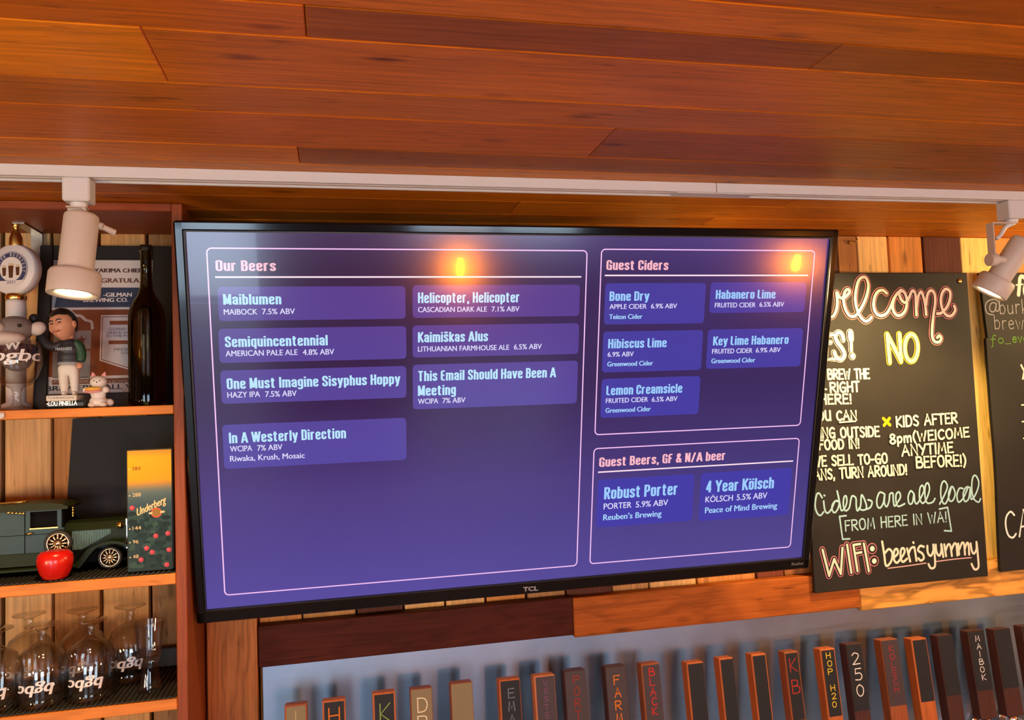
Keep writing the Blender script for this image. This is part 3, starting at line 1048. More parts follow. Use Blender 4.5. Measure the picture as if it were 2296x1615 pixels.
# hanging filament bulbs behind the photographer, mirrored in the screen
BULB = glow('hot_filament_glass', (1.0, 0.235, 0.001), 1500)
BRASS = paint('aged_brass', (0.55, 0.34, 0.10), 0.3, metal=1.0)
CORD = paint('black_cord', (0.01, 0.01, 0.01), 0.6)
for i, (x, y, z, lab) in enumerate(((0.656, -1.2, 1.391, 'glowing orange filament bulb mirrored at the middle of the television screen top'),
                                    (2.625, -1.2, 1.421, 'glowing orange filament bulb mirrored at the right upper corner of the television'))):
    t = thing('pendant_bulb', (x, y, z), lab, 'lamp', 'filament bulbs mirrored in the screen')
    mb = MB()
    mb.lathe([(0, -.040), (.011, -.036), (.016, -.022), (.0165, -.006), (.0145, .016), (.011, .035), (.0105, .055), (0, .056)], M=Matrix.Translation((x, y, z)))
    mb.build('bulb', BULB, t)
    MB().lathe([(0, .056), (.016, .056), (.018, .06), (.018, .1), (.012, .108), (0, .109)], M=Matrix.Translation((x, y, z))).build('socket', BRASS, t)
    MB().tube([(x, y, z + .105), (x, y, CEIL - .001)], .003, seg=6).build('cord', CORD, t)

# ================================================================== TRACK LIGHT
WHITE = paint('white_enamel', (0.66, 0.66, 0.65), 0.4, noise=0.02)
CREAM = paint('cream_enamel', (0.60, 0.52, 0.44), 0.45, noise=0.05, nscale=300)
DARKSLOT = paint('dark_slot', (0.05, 0.045, 0.04), 0.6)
LENS = glow('hot_lamp_face', (1.0, 0.80, 0.42), 14)
ry0, ry1, rz = 1.2745, 1.3105, CEIL - 0.0175
rail = thing('track_light_rail', (0.45, 1.29, CEIL - .001), 'long white lighting track fixed to the plank ceiling above the television', 'lighting track')
XJ = P(1607, 420, ry0).x
mb = MB()
for a, c in ((-2.4, XJ - .0006), (XJ + .0006, 3.4)):
    mb.box(a, c, ry0, ry0 + .006, rz, CEIL - .0002, b=.0008)
    mb.box(a, c, ry1 - .006, ry1, rz, CEIL - .0002, b=.0008)
    mb.box(a, c, ry0 + .015, ry1 - .015, rz + .001, CEIL - .0002, b=.0006)
mb.build('rail_body', WHITE, rail)
MB().box(-2.4, 3.4, ry0 + .005, ry1 - .005, CEIL - .006, CEIL - .0003).build('slot', DARKSLOT, rail)
MB().box(XJ - .075, XJ + .075, ry0 + .004, ry1 - .004, rz - .0012, rz + .002, b=.0005).build('joiner', WHITE, rail)

yc = 1.2925


def head(px, label, axis, pivot_px, pivot_y, length, r_b, r_r, spot_energy, spot_deg, bracket_side):
    top = P(px[0], px[1], yc)
    t = thing('track_spotlight', (top.x, yc, rz), label, 'spotlight', 'spotlights on the white track')
    mb = MB()
    x = top.x
    mb.box(x - .019, x + .019, yc - .0165, yc + .0165, rz - .036, rz + .0005, b=.0022)
    mb.box(x - .006, x + .006, yc - .0172, yc - .016, rz - .022, rz - .0195)
    ad_ = mb.build('adapter', WHITE, t)
    MB().cyl((x, yc, rz - .0362), (x, yc, rz - .043), .012, .011, seg=24).build('swivel', WHITE, t)
    ax = Vector(axis).normalized()
    pv = P(pivot_px[0], pivot_px[1], pivot_y)
    return t, x, ax, pv


def can(t, c_top, ax, L_, r_b, r_r, ring_l):
    M = Matrix.Translation(c_top) @ ax.to_track_quat('Z', 'Y').to_matrix().to_4x4()
    MB().lathe([(0, 0), (r_b * .80, 0), (r_b * .96, .003), (r_b, .007), (r_b, L_ - .004), (r_b * .97, L_), (r_b * .8, L_)], M=M, seg=48).build('barrel', CREAM, t)
    q = L_ - .002
    rg = MB().lathe([(r_b * .9, q), (r_r * .93, q), (r_r, q + .005), (r_r, q + ring_l - .002), (r_r * .985, q + ring_l), (r_r * .90, q + ring_l), (r_r * .86, q + ring_l - .001), (r_r * .70, q + ring_l - .002), (r_r * .68, q + ring_l - .006), (0, q + ring_l - .006)], M=M, seg=48).build('shade_ring', CREAM, t)
    MB().lathe([(0, q + ring_l - .0015), (r_r * .5, q + ring_l - .0018), (r_r * .64, q + ring_l - .0035), (r_r * .66, q + ring_l - .0058)], M=M, seg=40).build('lamp_face', LENS, t)
    return M @ Vector((0, 0, q + ring_l + .004))


# left lamp, pointing down
t, x, ax, pv = head((177, 420), 'left spotlight on the white track, cream can pointing straight down', (-.075, -.10, -1), (180, 462), yc, .09, .029, .0445, 30, 120, 1)
z0 = rz - .043
ct = P(184, 480, yc - .004)
mb = MB()
mb.box(x - .016, x + .004, yc - .001, yc + .0015, ct.z - .006, z0 + .001, b=.0006)
mb.box(x - .016, x + .012, yc - .010, yc + .010, z0 - .0015, z0 + .0005, b=.0005)
mb.build('bracket', CREAM, t)
MB().tube(smooth_path([(x + .006, yc - .003, z0), (x + .011, yc - .004, z0 - .012), (x + .006, yc - .003, ct.z + .001)], 5), .0035, seg=8).build('cable', WHITE, t)
s1 = can(t, ct, ax, .092, .0243, .0360, .036)
kp = P(236, 512, yc + .01)
mb = MB().cyl(P(221, 506, yc), P(231, 509, yc), .0055, seg=16).cyl(P(230, 509, yc), P(257, 522, yc + .012), .0042, .005, seg=14)
mb.build('thumb_screw', CREAM, t)
sp = lamp('spot_shelf', 'SPOT', s1, 10, (1, .72, .36), shadow_soft_size=.025, spot_size=math.radians(125), spot_blend=.6)
aim(sp, s1 + ax)

# right lamp, swung down to the left over the chalkboards
t, x, ax, pv = head((2264, 448), 'right spotlight on the white track, tilted towards the welcome chalkboard', (-.42, .33, -.80), (2236, 580), yc, .09, .027, .044, 30, 120, -1)
ax2 = ax
z0 = rz - .043
xs = P(2226, 520, yc).x
zp = P(2230, 582, yc).z
mb = MB()
mb.box(xs - .006, x + .006, yc - .009, yc + .009, z0 - .002, z0 + .0003, b=.0005)
mb.box(xs - .007, xs - .0045, yc - .009, yc + .009, zp - .002, z0, b=.0006)
mb.build('bracket', CREAM, t)
cr_ = P(2262, 586, yc)         # can's side joint
ctop = P(2286, 541, yc - .006) + Vector((.012, 0, .004))
MB().tube(smooth_path([(x + .002, yc - .004, z0), P(2254, 510, yc), P(2243, 528, yc), P(2234, 535, yc)], 5), .0042, seg=8).build('cable', WHITE, t)
mb = MB().cyl(P(2217, 583, yc), P(2233, 582, yc), .0125, .0125, seg=24).cyl(P(2233, 582, yc), P(2252, 583, yc), .008, .007, seg=16)
mb.build('pivot_knob', CREAM, t)
s2 = can(t, ctop, ax2, .090, .0225, .0345, .034)
sp = lamp('spot_chalkboard', 'SPOT', s2, 28, (1, .68, .28), shadow_soft_size=.022, spot_size=math.radians(172), spot_blend=.35)
aim(sp, s2 + ax2)
# the next lamp along the track, beyond the photograph, washes the boards above the chalkboards
sp = lamp('spot_wall_wash', 'SPOT', (1.98, 1.27, CEIL - .17), 13, (1, .68, .28), shadow_soft_size=.022, spot_size=math.radians(95), spot_blend=.6)
aim(sp, (1.42, YW, CEIL - .16))

# ================================================================== CHALKBOARDS
YB = 1.644
SLATE = paint('black_chalk_paint', (0.021, 0.0185, 0.0145), 0.6, noise=0.35, nscale=9, spec=0.22)
CHALK = tinted('chalk_marker', 0.7, 0.2)
bp_ = Plane((0, YB, CZ), (1, 0, 0), (0, 0, 1))
xr_t = P(2168.4, 612, YB).x
zb1 = P(2100, 1304, YB).z
zt1 = P(2020, 611.5, YB).z
xl1 = P(1822, 1240, YB).x
board = thing('chalkboard', ((xl1 + xr_t) / 2, YB + .004, (zb1 + zt1) / 2), 'black chalkboard half behind the television, reading welcome, wifi and rules in marker', 'chalkboard')
MB().box(xl1, xr_t, YB, YB + .008, zb1, zt1, b=.0015).build('slate', SLATE, board)
Kw = srgb(226, 224, 204); Kp = srgb(214, 128, 128); Kb = srgb(160, 200, 208); Ky = srgb(226, 186, 40); Kc = srgb(228, 218, 160); BLK = (0.021, 0.0185, 0.0145)
o1, s1_ = (1830, 590), 6.46
wel = [[(195, 785), (245, 765), (285, 680), (300, 560), (290, 430), (335, 500), (395, 505), (440, 470), (475, 425), (465, 388), (425, 395), (395, 460), (390, 560), (420, 680), (480, 765), (560, 765), (640, 660), (715, 500), (748, 340), (722, 230), (670, 205), (605, 260), (565, 420), (560, 560), (590, 690), (640, 790), (705, 845), (765, 822), (790, 788)],
       [(1010, 440), (960, 397), (890, 412), (840, 490), (822, 610), (850, 715), (920, 765), (1005, 735), (1065, 645), (1120, 510), (1190, 420), (1240, 405), (1165, 440), (1110, 545), (1100, 660), (1140, 745), (1210, 760), (1280, 690), (1305, 560), (1275, 440), (1215, 395), (1192, 440), (1220, 530), (1280, 575), (1330, 510), (1380, 405), (1425, 450), (1435, 600), (1442, 755)],
       [(1442, 640), (1470, 480), (1510, 420), (1550, 520), (1572, 640), (1582, 750)], [(1582, 600), (1600, 460), (1650, 400), (1702, 450), (1712, 570), (1692, 720), (1672, 900), (1668, 1050), (1700, 1135), (1770, 1145), (1800, 1090), (1770, 1052), (1742, 1082)],
       [(1740, 735), (1800, 725), (1880, 640), (1925, 520), (1925, 420), (1870, 378), (1815, 430), (1792, 540), (1812, 660), (1870, 755), (1945, 765), (2000, 690), (1985, 625)]]


def outlined(mb, pl, paths, org, sc, w, fill, edge, sub=6, gap=14, line=9):
    trace(mb, pl, paths, org, sc, w + 2 * gap + 2 * line, edge, .0003, sub)
    mb.lk = 0
    trace(mb, pl, paths, org, sc, w + 2 * gap, BLK, .0011, sub)
    mb.lk = 0
    trace(mb, pl, paths, org, sc, w, fill, .0019, sub)
    mb.lk = 0


mb = MB(); outlined(mb, bp_, wel, o1, s1_, 38, srgb(226, 206, 192), Kp); mb.build('welcome_lettering', CHALK, board)
mb = MB()
outlined(mb, bp_, [[(150, 1045), (238, 1040)], [(150, 1152), (206, 1150)], [(150, 1045), (140, 1395), (262, 1392)]], o1, s1_, 34, Kw, srgb(250, 215, 200), 1, 8, 8)
outlined(mb, bp_, [[(385, 1115), (365, 1035), (312, 1005), (268, 1062), (300, 1150), (372, 1250), (400, 1335), (352, 1398), (285, 1370), (252, 1295)]], o1, s1_, 46, Kw, srgb(250, 215, 200), 6, 8, 8)
outlined(mb, bp_, [[(488, 1010), (494, 1100)], [(520, 1350)]], o1, s1_, 74, Kw, srgb(250, 215, 200), 1, 8, 8)
outlined(mb, bp_, [[(494, 1090), (500, 1270)]], o1, s1_, 36, Kw, srgb(250, 215, 200), 1, 8, 8)
mb.build('yes_lettering', CHALK, board)
mb = MB()
O_ = [(1370 + 95 * math.cos(a), 1230 + 195 * math.sin(a)) for a in [2 * math.pi * i / 24 for i in range(25)]]
outlined(mb, bp_, [[(1058, 1440), (1022, 1035)], [(1022, 1035), (1222, 1425)], [(1222, 1425), (1198, 1030)]], o1, s1_, 52, Kc, Ky, 1, 6, 9)
outlined(mb, bp_, [O_], o1, s1_, 50, Kc, Ky, 1, 7, 9)
mb.build('no_lettering', CHALK, board)
mb = MB()
lw = 4.4


def z3(x, y): return 1820 + x / 5.74, 820 + y / 5.74


for s, x0, y0, x1, y1, h in (('BREW THE', 210, 175, 740, 165, 125), ('RIGHT', 238, 345, 612, 332, 125), ('HERE!', 108, 498, 508, 488, 122), ('OU CAN', 78, 706, 575, 698, 118), ('ING OUTSIDE', 108, 932, 865, 912, 126),
                             ('FOOD IN!', 92, 1082, 605, 1060, 120), ('WE SELL TO-GO', 20, 1300, 965, 1252, 125), ('ANS, TURN AROUND!', 30, 1472, 1215, 1398, 130), ('KIDS AFTER', 1080, 792, 1860, 735, 132),
                             ('8pm(WEICOME', 995, 1008, 2010, 912, 122), ('ANYTIME', 1152, 1162, 1805, 1115, 132), ('BEFORE!)', 1335, 1312, 1970, 1288, 138)):
    a, c = z3(x0, y0), z3(x1, y1)
    hand_px(mb, bp_, s, *a, *c, h / 5.74, lw + .2, Kw, .0004)
trace(mb, bp_, [[(345, 732), (548, 716)]], (1820, 820), 5.74, 17, Kw)
trace(mb, bp_, [[(160, 305), (175, 307)]], (1820, 820), 5.74, 20, Kw)
mb.build('rules_lettering', CHALK, board)
mb = MB(); trace(mb, bp_, [[(920, 680), (1005, 765)], [(1000, 678), (930, 770)]], (1820, 820), 5.74, 36, srgb(250, 178, 20), sub=1); mb.build('yellow_cross', CHALK, board)
cid = [[(132, 380), (95, 325), (62, 345), (42, 480), (70, 580), (112, 608), (150, 565)], [(158, 350), (166, 354)], [(152, 425), (168, 540), (205, 578), (255, 520), (300, 425), (345, 425)],
       [(340, 430), (300, 425), (262, 480), (265, 550), (300, 570), (340, 510), (352, 420), (325, 295)], [(325, 295), (360, 460), (380, 545), (425, 510), (450, 430), (440, 360), (412, 380), (405, 480), (432, 548), (480, 510), (500, 410), (520, 358), (565, 385), (570, 480), (585, 548), (625, 490), (640, 345), (690, 440), (700, 520), (650, 540), (605, 515)],
       [(700, 530), (755, 500), (772, 430), (722, 408)],
       [(930, 330), (872, 312), (835, 400), (842, 490), (880, 510), (920, 440), (935, 335), (932, 450), (962, 495), (992, 420), (1002, 335), (1040, 325), (1046, 420), (1062, 488), (1100, 440), (1138, 370), (1120, 308), (1082, 340), (1082, 440), (1112, 492), (1192, 458)],
       [(1310, 330), (1270, 292), (1236, 370), (1250, 455), (1290, 445), (1312, 335), (1322, 430), (1352, 456), (1400, 380), (1440, 285), (1420, 222), (1388, 260), (1382, 380), (1420, 452), (1470, 400), (1510, 275), (1490, 192), (1456, 230), (1452, 360), (1482, 448), (1552, 436), (1580, 390)],
       [(1640, 462), (1700, 350), (1740, 235), (1700, 165), (1662, 220), (1656, 360), (1692, 456), (1738, 420), (1790, 245), (1756, 320), (1766, 415), (1810, 415), (1840, 330), (1812, 245), (1790, 240)],
       [(1940, 262), (1892, 262), (1862, 350), (1882, 436), (1940, 390), (2000, 260)], [(2030, 250), (1982, 245), (1942, 330), (1962, 425), (2010, 395), (2036, 262), (2042, 395), (2082, 370), (2125, 280), (2142, 180), (2102, 95), (2062, 130), (2052, 280), (2082, 398), (2140, 436), (2165, 392)]]
mb = MB(); trace(mb, bp_, cid, (1820, 1050), 5.74, 21, Kb); mb.build('cider_lettering', CHALK, board)
mb = MB()


def z2(x, y): return 1820 + x / 5.74, 1050 + y / 5.74


hand_px(mb, bp_, 'FROM HERE IN WA!', *z2(432, 808), *z2(1735, 688), 135 / 5.74, 3.4, Kb)
trace(mb, bp_, [[(440, 612), (355, 622)], [(355, 622), (395, 915)], [(395, 915), (485, 910)], [(1640, 527), (1745, 505)], [(1745, 505), (1795, 810)], [(1795, 810), (1705, 805)]], (1820, 1050), 5.74, 20, Kb, sub=1)
mb.build('local_lettering', CHALK, board)
mb = MB()
for pth in ([[(135, 1050), (220, 1385)], [(220, 1385), (285, 1170)], [(285, 1170), (370, 1360)], [(370, 1360), (392, 1025)]], [[(450, 985), (505, 1345)]], [[(620, 975), (532, 988)], [(532, 988), (585, 1325)], [(552, 1098), (635, 1082)]], [[(665, 970), (730, 1325)]]):
    trace(mb, bp_, pth, (1820, 1050), 5.74, 76, srgb(214, 130, 140), .0003, 1)
    trace(mb, bp_, pth, (1820, 1050), 5.74, 58, BLK, .0008, 1)
    trace(mb, bp_, pth, (1820, 1050), 5.74, 27, Kw, .0013, 1)
for c in ((775, 1035), (800, 1195)):
    for w, col, lf in ((130, srgb(214, 130, 140), .0003), (110, BLK, .0008), (62, srgb(255, 236, 220), .0013)):
        trace(mb, bp_, [[c]], (1820, 1050), 5.74, w, col, lf)
mb.build('wifi_lettering', CHALK, board)
bee = [[(905, 945), (930, 1100), (955, 1255), (1018, 1205), (1036, 1095), (992, 1042), (942, 1092)], [(1045, 1160), (1105, 1100), (1096, 1042), (1062, 1062), (1056, 1170), (1092, 1218), (1140, 1170), (1192, 1085), (1180, 1032), (1148, 1050), (1142, 1150), (1172, 1206), (1225, 1165)],
       [(1225, 1035), (1265, 1200)], [(1242, 1110), (1272, 1035), (1312, 1015)], [(1320, 1020), (1346, 1190)], [(1304, 955), (1308, 962)], [(1440, 1012), (1392, 1002), (1366, 1058), (1422, 1100), (1440, 1158), (1402, 1190), (1370, 1160)],
       [(1485, 1000), (1492, 1090), (1530, 1128), (1562, 1060), (1562, 985), (1580, 1130), (1582, 1262), (1532, 1288), (1500, 1236)], [(1592, 985), (1602, 1080), (1640, 1126), (1666, 1060), (1664, 980), (1690, 1142)], [(1702, 982), (1726, 1132)], [(1720, 1060), (1750, 985), (1780, 1000), (1800, 1130)], [(1796, 1050), (1830, 972), (1858, 990), (1870, 1122)],
       [(1880, 972), (1892, 1112)], [(1898, 1040), (1930, 962), (1956, 980), (1968, 1112)], [(1965, 1040), (1995, 962), (2014, 990), (2022, 1112)], [(2040, 970), (2056, 1065), (2085, 1098), (2116, 1040), (2116, 952), (2136, 1150), (2140, 1275), (2092, 1302), (2052, 1232)]]
mb = MB(); trace(mb, bp_, bee, (1820, 1050), 5.74, 27, Kw); mb.build('password_lettering', CHALK, board)
mb = MB(); trace(mb, bp_, [[(980, 1290), (1250, 1255), (1470, 1222)], [(1600, 1202), (1850, 1170), (2050, 1152)]], (1820, 1050), 5.74, 12, srgb(226, 180, 180)); mb.build('underline', CHALK, board)
GOLD = paint('gold_brass', (0.75, 0.50, 0.14), 0.25, metal=1.0, noise=.02)
cpin = P(2151, 631, YB)
MB().ball((cpin.x, YB - .001, cpin.z), (.0062, .004, .0062), seg=20).build('screw_head', GOLD, board)

# the second board, running out of the photograph on the right
pts = [P(*p, YB) for p in ((2206, 688), (2215, 757), (2211, 760), (2214, 800), (2219, 862), (2224, 930), (2231, 1010), (2235, 1080), (2238, 1160), (2241, 1230), (2244, 1283))]
XB = 2.12
zt2 = P(2290, 612, YB).z
poly = [(pts[0].x - .006, zt2)] + [(p.x, p.z) for p in pts] + [(XB, pts[-1].z), (XB, zt2)]
b2 = thing('chalkboard', (1.85, YB + .004, (zt2 + pts[-1].z) / 2), 'black chalkboard behind the tilted spotlight, cut off by the photo edge, with CA lettered low', 'chalkboard')
MB().prism(poly, YB, YB + .008).build('slate', SLATE, b2)
mb = MB()
trace(mb, bp_, [[(795, 345), (760, 322), (735, 350), (728, 440), (718, 545)]], (2150, 560), 5.384, 42, Kw)
trace(mb, bp_, [[(690, 428), (770, 418)]], (2150, 560), 5.384, 16, Kw)
trace(mb, bp_, [[(840, 430), (800, 430), (785, 490), (800, 545), (840, 540)]], (2150, 560), 5.384, 34, Kw)
trace(mb, bp_, [[(750, 1395), (772, 1440), (790, 1470)], [(800, 1395), (770, 1560)]], (2150, 560), 5.384, 22, Kw)
trace(mb, bp_, [[(405, 178), (470, 172)], [(410, 315), (470, 310)], [(420, 452), (470, 446)]], (2180, 860), 3.67, 10, Kw)
mb.build('white_lettering', CHALK, b2)
mb = MB()
g_ = srgb(150, 150, 146)
trace(mb, bp_, [[(440, 650), (400, 640), (370, 690), (385, 745), (430, 740), (450, 650), (445, 735), (480, 730), (480, 640), (420, 600), (340, 630), (318, 700), (345, 770), (410, 785)]], (2150, 560), 5.384, 13, g_)
hand_px(mb, bp_, 'burk', 2150 + 492 / 5.384, 560 + 775 / 5.384, 2304, 703, 32, 2.4, g_)
hand_px(mb, bp_, 'brewi', 2150 + 428 / 5.384, 560 + 962 / 5.384, 2302, 737, 31, 2.4, g_)
mb.build('grey_lettering', CHALK, b2)
mb = MB()
hand_px(mb, bp_, 'fo', 2150 + 385 / 5.384, 560 + 1135 / 5.384, 2150 + 540 / 5.384, 560 + 1130 / 5.384, 19, 2.6, srgb(96, 140, 52))
trace(mb, bp_, [[(560, 1138), (625, 1134)]], (2150, 560), 5.384, 9, srgb(96, 140, 52))
hand_px(mb, bp_, 'eve', 2150 + 645 / 5.384, 560 + 1122 / 5.384, 2304, 767, 20, 3, srgb(96, 140, 52))
mb.build('green_lettering', CHALK, b2)
mb = MB()
hand_px(mb, bp_, 'CA', 2255, 1206, 2312, 1203, 60, 4.5, srgb(226, 240, 234))
mb.build('blue_white_lettering', CHALK, b2)

# small hook left of the welcome board, fixed at the top of the pallet wall
hk = P(1908, 543, YW - .004)
t = thing('wall_hook', hk, 'tiny brass hook on the boards beside the upper right television corner', 'hook')
MB().cyl((hk.x, YW - .0045, hk.z), (hk.x, YW + .001, hk.z), .005, seg=16).build('plate', BRASS, t)
MB().tube(smooth_path([(hk.x, YW - .004, hk.z + .002), (hk.x + .001, YW - .016, hk.z - .001), (hk.x + .007, YW - .018, hk.z + .001), (hk.x + .009, YW - .015, hk.z + .007)], 5), .0013, seg=8).build('hook_wire', BRASS, t)
sw = P(2088, 1354, 1.6545)
t = MB().ball((sw.x, 1.6545, sw.z + .002), (.0032, .002, .0032), seg=14).build('brass_screw', GOLD)
tag(t, 'shiny brass screw in the pale pine board under the welcome chalkboard', 'screw')

# ================================================================== SHELF UNIT
YS = 1.485                      # front of the shelves
XS1 = -0.2605                   # right face of the upright
XS0 = XS1 - 0.0180
Z = lambda px, py: P(px, py, YS).z
s1t, s1b = CZ + .0224, CZ + .0070
s2t, s2b = CZ - .2701, CZ - .2884
s3t, s3b = CZ - .4834, CZ - .5014
tt, tb_ = CEIL - .0015, CEIL - .0160
CED, CEDL = C(196, 108, 58), C(220, 132, 48)
sh = thing('shelf_unit', (-.62, 1.58, 1.9), 'open wooden shelf unit on the pallet wall left of the television', 'shelf')
XLs = -1.05
MB().box(XS0, XS1, YS, YW - .0015, 1.2, tt, b=.0015, col=C(142, 68, 28), axis='z').build('side_panel', W_SHELF, sh)
MB().box(XLs - .018, XLs, YS, YW - .0015, 1.2, tt, b=.0015, col=C(142, 68, 28), axis='z').build('side_panel', W_SHELF, sh)
for zb, zt, col in ((tb_, tt, C(140, 66, 30)), (s1b, s1t, CEDL), (s2b, s2t, CEDL), (s3b, s3t, CEDL)):
    MB().box(XLs + .0002, XS0 - .0002, YS, YW - .0015, zb, zt, b=.0012, col=col, axis='x').build('shelf_board', W_SHELF, sh)
# metal angle under the top board
GALV = paint('galvanised_metal', (0.42, 0.43, 0.44), 0.35, metal=0.9)
bx0, bx1 = P(70, 540, YW - .003).x, P(95, 540, YW - .003).x
mb = MB().box(bx0, bx1, YW - .004, YW - .002, tb_ - .062, tb_ - .0005).box(bx0, bx1, YW - .095, YW - .002, tb_ - .0025, tb_ - .0005)
mb.cyl(((bx0 + bx1) / 2, YW - .0065, tb_ - .042), ((bx0 + bx1) / 2, YW - .0035, tb_ - .042), .005, seg=14)
mb.build('angle_bracket', GALV, sh)

# ribbed rubber mats on the two lower shelves
MAT = paint('black_bar_mat', (0.022, 0.021, 0.016), 0.7)
for zt, lab in ((s2t, 'black ribbed bar mat under the green toy car on the middle shelf'), (s3t, 'black ribbed bar mat under the upside down glasses')):
    mb = MB()
    mb.box(XLs + .004, XS0 - .003, YS + .006, YW - .006, zt + .0003, zt + .0018)
    n = 90
    for i in range(n):
        xa = XLs + .006 + (XS0 - XLs - .012) * i / n
        mb.box(xa, xa + .0042, YS + .002, YW - .007, zt + .0015, zt + .0042, b=.0008)
    tag(mb.build('bar_mat', MAT), lab, 'mat', 'bar mats on the shelves')
MZ = .0043

# ---- black panel leaning in the middle compartment
pa, pb_, pc, pd_ = P(168, 955, 1.672), P(140, 1240, 1.66), P(392, 1240, 1.66), P(392, 955, 1.672)
zb = s2t + MZ
k = (zb - pa.z) / (pb_.z - pa.z)
xb = pa.x + (pb_.x - pa.x) * k
mb = MB().prism([(pa.x - .003, s1b - .002), (xb, zb), (XS0 - .003, zb), (XS0 - .003, s1b - .002)], 1.668, 1.676)
tag(mb.build('black_panel', paint('dark_slate_board', (0.017, 0.016, 0.016), 0.6, noise=.2, spec=.2)), 'plain black panel standing behind the toy car and the tall tin', 'panel')

# ---- framed award poster
fy0 = 1.6600
th = math.radians(7.5)
zbase = s1t + .0004
fo = Vector((P(80, 900, 1.62).x, 1.622, zbase))
up = Vector((0, math.sin(th), math.cos(th)))
fpl = Plane(fo, (1, 0, 0), up)
q = lambda x, y: fpl.uv(x / 2.884, 400 + y / 2.884)
fx0, fx1 = q(236, 900).x, XS0 - .004 - fo.x
fh = q(300, 432).y
MF = Matrix(((1, 0, up.x, fo.x), (0, -fpl.n.y, up.y, fo.y), (0, -fpl.n.z, up.z, fo.z), (0, 0, 0, 1)))
fr_ = thing('framed_poster', (fo.x + (fx0 + fx1) / 2, fo.y, zbase), 'black framed brewing award poster leaning on the wall behind the bobblehead figure', 'picture')
ix0, iy0 = q(302, 1400).x, q(300, 1398).y
ix1, iy1 = q(985, 520).x, q(330, 523).y
FR = paint('black_frame_lacquer', (0.010, 0.009, 0.008), 0.35)
mb = MB()
for a in ((fx0, ix0, 0, fh), (ix1, fx1, 0, fh), (ix0, ix1, 0, iy0), (ix0, ix1, iy1, fh)):
    mb.box(a[0], a[1], 0, .016, a[2], a[3], b=.0015, M=MF)
mb.build('frame', FR, fr_)
PRT = tinted('printed_poster', 0.35, 0.4, coat=.3)
pm = MB()
L0 = .0030          # print lies 3 mm below the frame's face


def quad(pts, col, lift):
    pm.add([fpl.at(*(q(*p)), -.006 + lift) for p in pts], [list(range(len(pts)))], col=col)


def rect(a0, a1, b0, b1, col, lift):
    pm.add([fpl.at(*p, -.006 + lift) for p in ((a0, b0), (a1, b0), (a1, b1), (a0, b1))], [[0, 1, 2, 3]], col=col)


paper, brown, navy, tan = srgb(206, 198, 190), srgb(128, 66, 28), srgb(44, 58, 82), srgb(120, 92, 74)
rect(ix0 - .003, ix1 + .003, iy0 - .003, iy1 + .003, paper, 0)
yb0, yb1 = q(600, 845).y, q(600, 1280).y
rect(ix0, ix1, yb1, yb0, brown, .0004)
quad([(345, 700), (1000, 702), (1000, 826), (318, 832)], navy, .0004)
quad([(300, 702), (372, 702), (345, 832), (296, 832)], srgb(150, 156, 160), .0006)
rect(ix0, ix1, q(500, 845).y, q(500, 834).y, srgb(210, 206, 200), .0008)


def ptext(s, x0, x1, yb, h, col, bold=.02, sl=0.0):
    A, B = q(x0, yb), q(x1, yb)
    hh = abs(q(x0, yb - h).y - A.y)
    for dx in (0, .0003, .0006, .0009):
        put_text(pm, fpl, s, A.x + dx, A.y, B.x - A.x, hh, col, 0.0, -.006 + .0012, slant=sl)


ptext('YAKIMA CHIEF', 604, 908, 604, 26, srgb(70, 44, 44))
ptext('CONGRATULAT', 519, 925, 671, 29, srgb(104, 62, 40))
ptext('-GILMAN', 663, 846, 762, 26, srgb(226, 222, 216))
ptext('BREWING CO.', 533, 822, 796, 25, srgb(226, 222, 216))
# beer mug with foam and a star
wt = srgb(196, 188, 184)
foam = [(330, 960), (345, 900), (400, 870), (440, 850), (480, 880), (520, 888), (548, 912), (585, 925), (592, 966)]
pf = [q(*p) for p in foam]
stroke(pm, fpl, smooth_path([(p.x, p.y) for p in pf], 5), .0052, wt, -.006 + .0012)
quad([(340, 985), (586, 980), (582, 1100), (338, 1105)], srgb(150, 140, 132), .0008)
quad([(336, 1118), (580, 1112), (574, 1290), (330, 1290)], srgb(140, 130, 122), .0008)
c = q(522, 1042); r_ = .0095
pm.add([fpl.at(c.x + (r_ if i % 2 == 0 else r_ * .42) * math.sin(math.pi * i / 5), c.y + (r_ if i % 2 == 0 else r_ * .42) * math.cos(math.pi * i / 5), -.006 + .0012) for i in range(10)], [list(range(10))], col=srgb(110, 48, 26))
# home plate panel
for g_, col, lf in ((0, srgb(214, 206, 198), .0008), (9, brown, .0010), (14, srgb(206, 200, 196), .0012)):
    quad([(648 + g_, 880 + g_), (1040 - g_, 878 + g_), (1040 - g_, 1172 - g_ * .7), (842, 1240 - g_ * 1.1), (638 + g_, 1176 - g_ * .7)], col, lf)
quad([(705, 918), (985, 916), (985, 942), (705, 944)], brown, .0016)
quad([(698, 1046), (985, 1044), (985, 1068), (698, 1070)], brown, .0016)
blk = srgb(74, 70, 70)
for s, x0, x1, yb in (('GOING STRONG', 700, 960, 980), ('SINCE WE', 688, 845, 1004), ('IN THE MID', 684, 850, 1025), ('FRESH', 735, 838, 1112), ('GOING', 778, 850, 1134)):
    A, B = q(x0, yb), q(x1, yb)
    put_text(pm, fpl, s, A.x, A.y, B.x - A.x, .0048, blk, 0.0, -.006 + .0018)
rect(ix0, ix1, q(500, 1290).y, q(500, 1278).y, srgb(208, 200, 192), .0008)
rect(ix0 + .006, ix1, q(500, 1328).y, q(500, 1296).y, srgb(112, 70, 48), .0008)
for x0, x1 in ((302, 372), (395, 470), (500, 566), (590, 640), (700, 820), (850, 930)):
    A = q(x0, 1322)
    put_text(pm, fpl, 'FRESH' if x0 % 2 else 'HOPS', A.x, A.y, q(x1, 1322).x - A.x, .0052, srgb(190, 170, 156), 0.0, -.006 + .0014)
